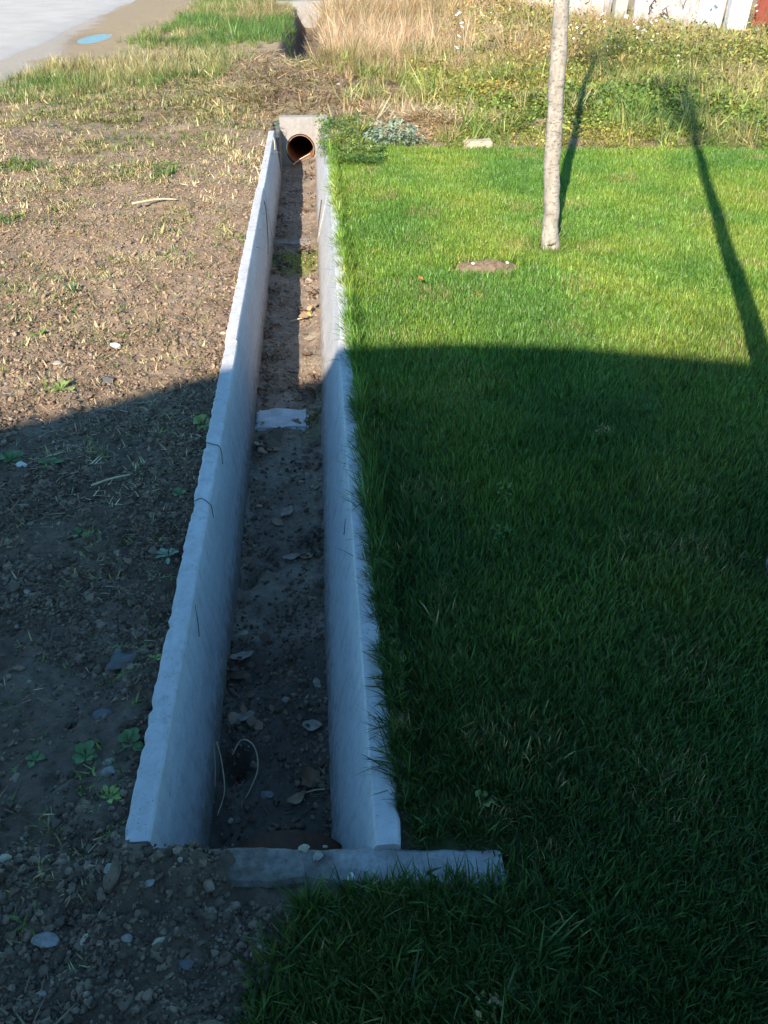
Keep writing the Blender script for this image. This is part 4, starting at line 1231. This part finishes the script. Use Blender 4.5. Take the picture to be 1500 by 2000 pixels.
curve_thing('dead_root', [(-0.425, 5.95, 0.020), (-0.412, 5.90, -0.05), (-0.402, 5.72, -0.14), (-0.398, 5.60, -0.20), (-0.395, 5.45, -0.22)], 0.0040, 0.0022, 'root', 'long thin dark root hanging down the sunlit part of the left wall', 'root')
curve_thing('dead_root', [(0.030, 2.11, -0.035), (0.026, 2.08, -0.05), (0.022, 2.06, -0.065)], 0.0007, 0.0017, 'root', 'short dark stem stuck to the shaded right wall', 'root')
curve_thing('dead_root', [(0.000, 6.60, -0.17), (-0.030, 6.42, -0.28), (-0.056, 6.30, -0.385), (-0.13, 6.27, -0.395)], 0.007, 0.005, 'root', 'dark bent twig leaning against the far right wall', 'twig')
curve_thing('twig', [(-1.36, 5.86, 0.03), (-1.27, 5.90, 0.035), (-1.17, 5.93, 0.04), (-1.05, 5.93, 0.035)], 0.010, 0.005, 'dry_stem', 'pale forked stick lying on the sunlit soil', 'twig')
curve_thing('twig', [(-0.86, 2.30, 0.02), (-0.80, 2.33, 0.025), (-0.735, 2.36, 0.02)], 0.004, 0.003, 'dry_stem', 'straight pale stick lying on shaded soil left of the wall', 'twig')
curve_thing('twig', [(-0.43, 7.95, 0.05), (-0.41, 7.78, 0.045), (-0.405, 7.66, 0.0)], 0.008, 0.005, 'stone_pale' if False else 'dry_stem', 'pale broken stalk hanging over the far left wall', 'twig')
curve_thing('twig', [(-0.29, 8.86, -0.40), (-0.21, 8.93, -0.36), (-0.10, 8.90, -0.30)], 0.008, 0.005, 'dry_stem', 'pale stick lying in the far pipe mouth', 'twig')

# ------------------------------------------------------------------ small leafy weeds standing alone
def seedling(name, label, loc, size, nleaf, mat, seed, asp=0.55, up=0.5, group='single weeds on the bare soil'):
    root = thing(name, label, 'weed', (loc[0], loc[1], float(gz([loc[0]], [loc[1]])[0])), 0, group)
    r = random.Random(seed)
    for k in range(nleaf):
        az = 2 * PI * k / nleaf * 1.618 + r.uniform(-.3, .3); tl = r.uniform(up * .3, up * 1.4)
        L = size * r.uniform(.35, .6)
        V, F = [], []
        d = Vector((math.cos(az) * math.cos(tl), math.sin(az) * math.cos(tl), math.sin(tl))); s = Vector((-math.sin(az), math.cos(az), 0)); u = d.cross(s) * -1
        n_ = 7
        for i in range(n_):
            f = i / (n_ - 1)
            w = 0.0015 if f < .3 else L * asp * .5 * math.sin(PI * (f - .3) / .7 * .93 + .12) * r.uniform(.9, 1.1)
            c = d * L * f - Vector((0, 0, 1)) * L * .35 * f * f
            V += [c - s * w + Vector((0, 0, abs(w) * .35)), c, c + s * w + Vector((0, 0, abs(w) * .35))]
        for i in range(n_ - 1):
            a = i * 3
            F += [(a, a + 1, a + 4, a + 3), (a + 1, a + 2, a + 5, a + 4)]
        link('leaf', mesh_from('leaf', V, F, mat, True), root)
    return root
WEEDS = [
    ((-0.626, 1.169), 0.085, 9, 'weed_leaf', 'leafy green seedling in dark soil left of the wall near its end'),
    ((-0.545, 1.050), 0.075, 12, 'weed_leaf_light', 'feathery yellow green weed below the paired stones'),
    ((-0.530, 1.205), 0.090, 9, 'weed_leaf', 'broad leaved weed touching the left wall near its end'),
    ((-0.742, 1.164), 0.060, 7, 'weed_leaf', 'small green seedling at the left edge level with the leafy seedling'),
    ((-0.508, 1.469), 0.060, 9, 'weed_leaf_light', 'yellow green tuft against the left wall beside the flat dark stone'),
    ((-0.535, 1.901), 0.095, 12, 'grey_leaf', 'grey green rosette of narrow leaves beside the left wall'),
    ((-0.545, 2.235), 0.075, 10, 'weed_leaf', 'small green weed by the wall between the two root tendrils'),
    ((-0.524, 2.769), 0.110, 14, 'weed_leaf_light', 'yellow green weed by the left wall just inside the shadow'),
    ((-1.05, 2.47), 0.10, 10, 'weed_leaf', 'dark green weed in the shaded patch, right one of two'),
    ((-1.20, 2.50), 0.12, 12, 'weed_leaf', 'dark green weed in the shaded patch at the left edge'),
    ((-0.854, 2.044), 0.08, 10, 'weed_leaf', 'low green weed alone in the shaded soil'),
    ((-1.40, 4.238), 0.14, 14, 'weed_leaf', 'bright green weed tuft on the sunlit soil at the left'),
    ((-1.165, 3.083), 0.14, 16, 'weed_leaf_light', 'light green tuft at the shadow edge on the left'),
]
for k, (loc, sz, nl, mt, lab) in enumerate(WEEDS):
    seedling('weed', lab, loc, sz, nl, mt, k + 30, 0.28 if ('grey' in lab or 'tuft' in lab or 'feathery' in lab) else 0.55, 0.7)
o = seedling('weed', 'round green leaf weed growing out of the lawn edge over the right wall', (0.125, 1.42), 0.10, 4, 'weed_leaf_light', 61, 0.75, 0.55, None)
seedling('weed', 'two pale green broad leaves rising from the shaded lawn near the sill', (0.305, 0.985), 0.07, 4, 'weed_leaf_light', 63, 0.5, 0.9, None)

# grey leaved plant at the lawn corner
gp = thing('grey_plant', 'low mound of grey green leaves at the far left lawn corner', 'plant', (0.68, 7.72, 0.0))
V, F, T = leaves(420, 0.30, 0.20, 0.055, 501, 0.5, 0.6)
V = [(a, b_ * .55, c * max(.15, 1 - (a / .33) ** 2) ** .5) for a, b_, c in V]
link('foliage', mesh_from('foliage', V, F, 'grey_leaf'), gp)
link('stem', tube_mesh('stem', [(0, 0, -0.02), (0.01, 0, 0.06), (0.0, 0.01, 0.12)], [0.010, 0.008, 0.004], 'twig_bark', 6), gp)

# flat stone block at the lawn edge
tag(link('stone_block', box_mesh('stone_block', -0.13, 0.13, -0.07, 0.07, -0.04, 0.075, 'stone_buff', 0.014, 4, 0.012, 2), None, (1.45, 7.56, 0.0), (0, 0, -0.1)),
    'flat buff stone block at the far edge of the lawn', 'block')

# ------------------------------------------------------------------ soil mounds
def mound(label, loc, rx, ry, h, seed, mat='mound_soil', peb=0, name='soil_mound'):
    V, F = [], []
    R_, K = 14, 48
    for i in range(R_ + 1):
        f = i / R_
        for k in range(K):
            a = 2 * PI * k / K
            q = Vector((math.cos(a) * 1.3, math.sin(a) * 1.3, seed))
            rr = f * (1 + 0.16 * mnoise.noise(q) + 0.08 * mnoise.noise(q * 2.7))
            px_, py_ = rx * rr * math.cos(a), ry * rr * math.sin(a)
            z = h * (1 - f * f) ** 1.2 + 0.012 * mnoise.noise(Vector((px_ * 26, py_ * 26, seed))) + .012 * mnoise.noise(Vector((px_ * 60, py_ * 60, seed))) - 0.03 * (f > .99)
            V.append((px_, py_, z))
    for i in range(R_):
        for k in range(K):
            a = i * K + k; b_ = i * K + (k + 1) % K
            F.append((a, a + K, b_ + K, b_)[::-1])
    o = link(name, mesh_from(name, V, F, mat, True), None, (loc[0], loc[1], float(gz([loc[0]], [loc[1]])[0])))
    return tag(o, label, 'mound', 'molehills and soil heaps')
mound('low brown molehill with white pebbles on the sunlit lawn', MOLE, 0.225, 0.115, 0.048, 3.3)
for k, (dx, dy, lab) in enumerate([(-0.075, 0.0, 'white pebble on the left half of the molehill'), (0.02, -0.055, 'white pebble low on the front of the molehill'), (0.13, 0.0, 'white pebble on the right half of the molehill')]):
    o = link('pebble', stone_mesh(k + 120, 0.026, 0.02, 0.018, 'stone_white', 2), None, (MOLE[0] + dx, MOLE[1] + dy, float(gz([MOLE[0]], [MOLE[1]])[0]) + 0.036 - 0.012 * (k == 1)), (0, 0.2, k))
    tag(o, lab, 'pebble', 'pebbles on the molehill')
mound('small brown soil heap in the weeds left of the slim tree', (2.19, 8.25), 0.16, 0.12, 0.08, 5.1)
mound('brown soil heap in the weeds behind the long tree shadow', (4.05, 10.25), 0.25, 0.18, 0.11, 6.7)
mound('bare lump of dry soil left of the channel', (-1.10, 5.99), 0.17, 0.12, 0.034, 8.2)
mound('heap of dry cut grass and soil behind the lawn corner', (1.05, 8.35), 0.55, 0.35, 0.13, 9.9)
x = RNG.normal(1.05, 0.28, 520); y = RNG.normal(8.35, 0.2, 520)
hh = 0.13 * np.clip(1 - ((x - 1.05) / .55) ** 2 - ((y - 8.35) / .35) ** 2, 0, 1)
scatter('cut_grass', S_flat, np.stack([x, y, gz(x, y) + hh + 0.01], -1), np.exp(RNG.normal(0.75, 0.25, 520)), rots(520, 0.35),
        tints(x, y, [(0.34, 0.26, 0.15), (0.48, 0.38, 0.22), (0.55, 0.45, 0.28)], 2, 203, 0.15), 'dry cut grass heaped behind the lawn corner', 'cut grass')

# ------------------------------------------------------------------ boundary at the back right
def wall_between(name, label, a, b_, h, t_, mat, cat='wall', cuts=0, jit=0.0):
    a, b_ = Vector(a), Vector(b_)
    L = (b_ - a).length; ang = math.atan2(b_.y - a.y, b_.x - a.x)
    root = thing(name, label, cat, (a.x, a.y, 0), ang)
    link('wall', box_mesh('wall', 0, L, -t_ / 2, t_ / 2, -0.2, h, mat, 0.012, cuts, jit), root)
    link('coping', box_mesh('coping', -0.02, L + 0.02, -t_ / 2 - .03, t_ / 2 + .03, h + .003, h + .07, 'concrete_cream', 0.01), root)
    return root
w1_ = wall_between('old_wall', 'old cracked whitewashed wall behind the weeds, left of the posts', (4.9, 21.6), (6.35, 19.4), 1.7, 0.3, 'plaster_old', 'wall', 10, 0.02)
w2_ = wall_between('old_wall', 'old cracked whitewashed wall between the white post and the grey panel', (6.83, 18.35), (7.40, 17.15), 1.7, 0.3, 'plaster_old', 'wall', 10, 0.02)
tag(w1_, w1_['label'], 'wall', 'old whitewashed walls'); tag(w2_, w2_['label'], 'wall', 'old whitewashed walls')
def cracks(root, L, seed, n_):
    r = random.Random(seed)
    for k in range(n_):
        x0 = r.uniform(.05, L - .05); z0 = r.uniform(.15, .9)
        pts = [(x0, -0.165, z0)]
        for q in range(r.randint(3, 6)):
            x0 = min(max(x0 + r.uniform(-.12, .12), 0.02), L - .02); z0 = max(.02, z0 + r.uniform(-.14, .08))
            pts.append((x0, -0.165, z0))
        link('dead_vine', tube_mesh('dead_vine', pts, [0.009] * len(pts), 'root', 5), root)
cracks(w2_, 1.3, 4, 12); cracks(w1_, 2.5, 6, 10)
gpan = wall_between('garden_screen', 'smooth grey panel between the old wall and the white gate pillar', (7.42, 17.10), (7.64, 16.55), 1.6, 0.08, 'plaster_grey', 'screen')
pil = thing('gate_pillar', 'bright white plastered gate pillar at the top right', 'pillar', (7.83, 16.35, 0), -0.2)
link('shaft', box_mesh('shaft', -0.17, 0.17, -0.17, 0.17, -0.1, 1.85, 'plaster_white', 0.012), pil)
link('cap', box_mesh('cap', -0.22, 0.22, -0.22, 0.22, 1.853, 1.93, 'concrete_cream', 0.015), pil)
post = thing('fence_post', 'white round metal post in front of the old wall', 'post', (6.72, 18.35, 0))
link('tube', tube_mesh('tube', [(0, 0, -.1), (0, 0, 1), (0, 0, 2.2)], [0.085] * 3, 'metal_white', 20), post)
link('bracket', box_mesh('bracket', -0.14, -0.085, -0.05, 0.05, -0.1, 2.1, 'plaster_grey', 0.004), post)
post = thing('fence_post', 'grey green square post left of the white round post', 'post', (6.48, 18.95, 0))
link('tube', box_mesh('tube', -0.13, 0.13, -0.1, 0.1, -.1, 1.9, 'metal_grey_green', 0.01), post)
link('cap', box_mesh('cap', -0.14, 0.14, -0.11, 0.11, 1.903, 1.93, 'metal_grey_green', 0.006), post)
gate = thing('metal_gate', 'rust red metal gate beside the white pillar at the right edge', 'gate', (8.03, 16.1, 0), math.radians(-35))
link('frame', box_mesh('frame', 0.0, 0.05, -0.025, 0.025, 0.02, 1.7, 'metal_red', 0.004), gate)
link('frame', box_mesh('frame', 2.3, 2.35, -0.025, 0.025, 0.02, 1.7, 'metal_red', 0.004), gate)
link('rail', box_mesh('rail', 0.053, 2.297, -0.02, 0.02, 0.10, 0.15, 'metal_red', 0.004), gate)
link('rail', box_mesh('rail', 0.053, 2.297, -0.02, 0.02, 1.60, 1.65, 'metal_red', 0.004), gate)
bme = box_mesh('board', 0, 0.15, -0.012, 0.012, 0.05, 1.62, 'metal_red', 0.004)
for k in range(14):
    link('board', bme, gate, (0.06 + k * 0.16, -0.034, 0))

# pale concrete culvert end on the old ditch, far off
cul = thing('ditch_culvert', 'pale concrete culvert end over the old ditch at the top of the picture', 'culvert', (-0.15, 23.2, 0))
link('end_wall', headwall('end_wall', 0, 0.25, -0.75, 0.75, -1.0, 0.22, 0, -0.55, 0.18, 1), cul)
link('deck', box_mesh('deck', -0.8, 0.8, 0.253, 3.2, -0.05, 0.16, 'concrete_cream', 0.02, 4, 0.02), cul)

# ------------------------------------------------------------------ the house behind the viewer that shades the near ground
hs = thing('garden_house', 'house with an arched gable standing behind the viewer', 'house', (0, -3, 0))
prof = [(-6.4, 2.60), (-5.4, 3.05), (-4.4, 3.50), (-3.543, 3.863), (-3.249, 3.984), (-2.876, 4.152), (-2.390, 4.280), (-1.955, 4.307), (-1.569, 4.275), (-1.187, 4.231), (-0.809, 4.168), (-0.444, 4.096), (0.3, 3.92), (1.2, 3.66), (2.4, 3.25), (3.6, 2.8)]
def extrude_arch(name, lo, hi, ya, yb, mat, base=None):
    V, F = [], []
    n_ = len(prof)
    for yy in (ya, yb):
        for (a, c) in prof: V.append((a, yy, c + hi))
        for (a, c) in prof: V.append((a, yy, (c + lo) if base is None else base))
    for k in range(n_ - 1):
        F.append((k, k + 1, n_ + k + 1, n_ + k))
        F.append((2 * n_ + k + 1, 2 * n_ + k, 3 * n_ + k, 3 * n_ + k + 1))
        F.append((k + 1, k, 2 * n_ + k, 2 * n_ + k + 1))
        F.append((n_ + k, n_ + k + 1, 3 * n_ + k + 1, 3 * n_ + k))
    F.append((0, n_, 3 * n_, 2 * n_)); F.append((n_ - 1, 3 * n_ - 1, 4 * n_ - 1, 2 * n_ - 1))
    me = mesh_from(name, V, F, mat)
    bm = bmesh.new(); bm.from_mesh(me); bmesh.ops.recalc_face_normals(bm, faces=bm.faces[:]); bm.to_mesh(me); bm.free()
    return me
link('wall', extrude_arch('wall', 0, -0.14, -0.45, -6.0, 'plaster_grey', -0.2), hs)
link('roof', extrude_arch('roof', -0.13, 0.0, 0.0, -6.3, 'roof_tile'), hs)
dr = link('door', box_mesh('door', -0.5, 0.5, -0.447, -0.40, 0.05, 2.1, 'door_wood', 0.01), hs)
link('handle', box_mesh('handle', 0.36, 0.40, -0.397, -0.35, 0.98, 1.10, 'metal_white', 0.006), dr)
wi = link('window', box_mesh('window', -2.9, -1.5, -0.447, -0.41, 0.9, 2.0, 'plaster_white', 0.01), hs)
link('pane', box_mesh('pane', -2.82, -1.58, -0.407, -0.395, 0.98, 1.92, 'window_glass', 0.0), wi)
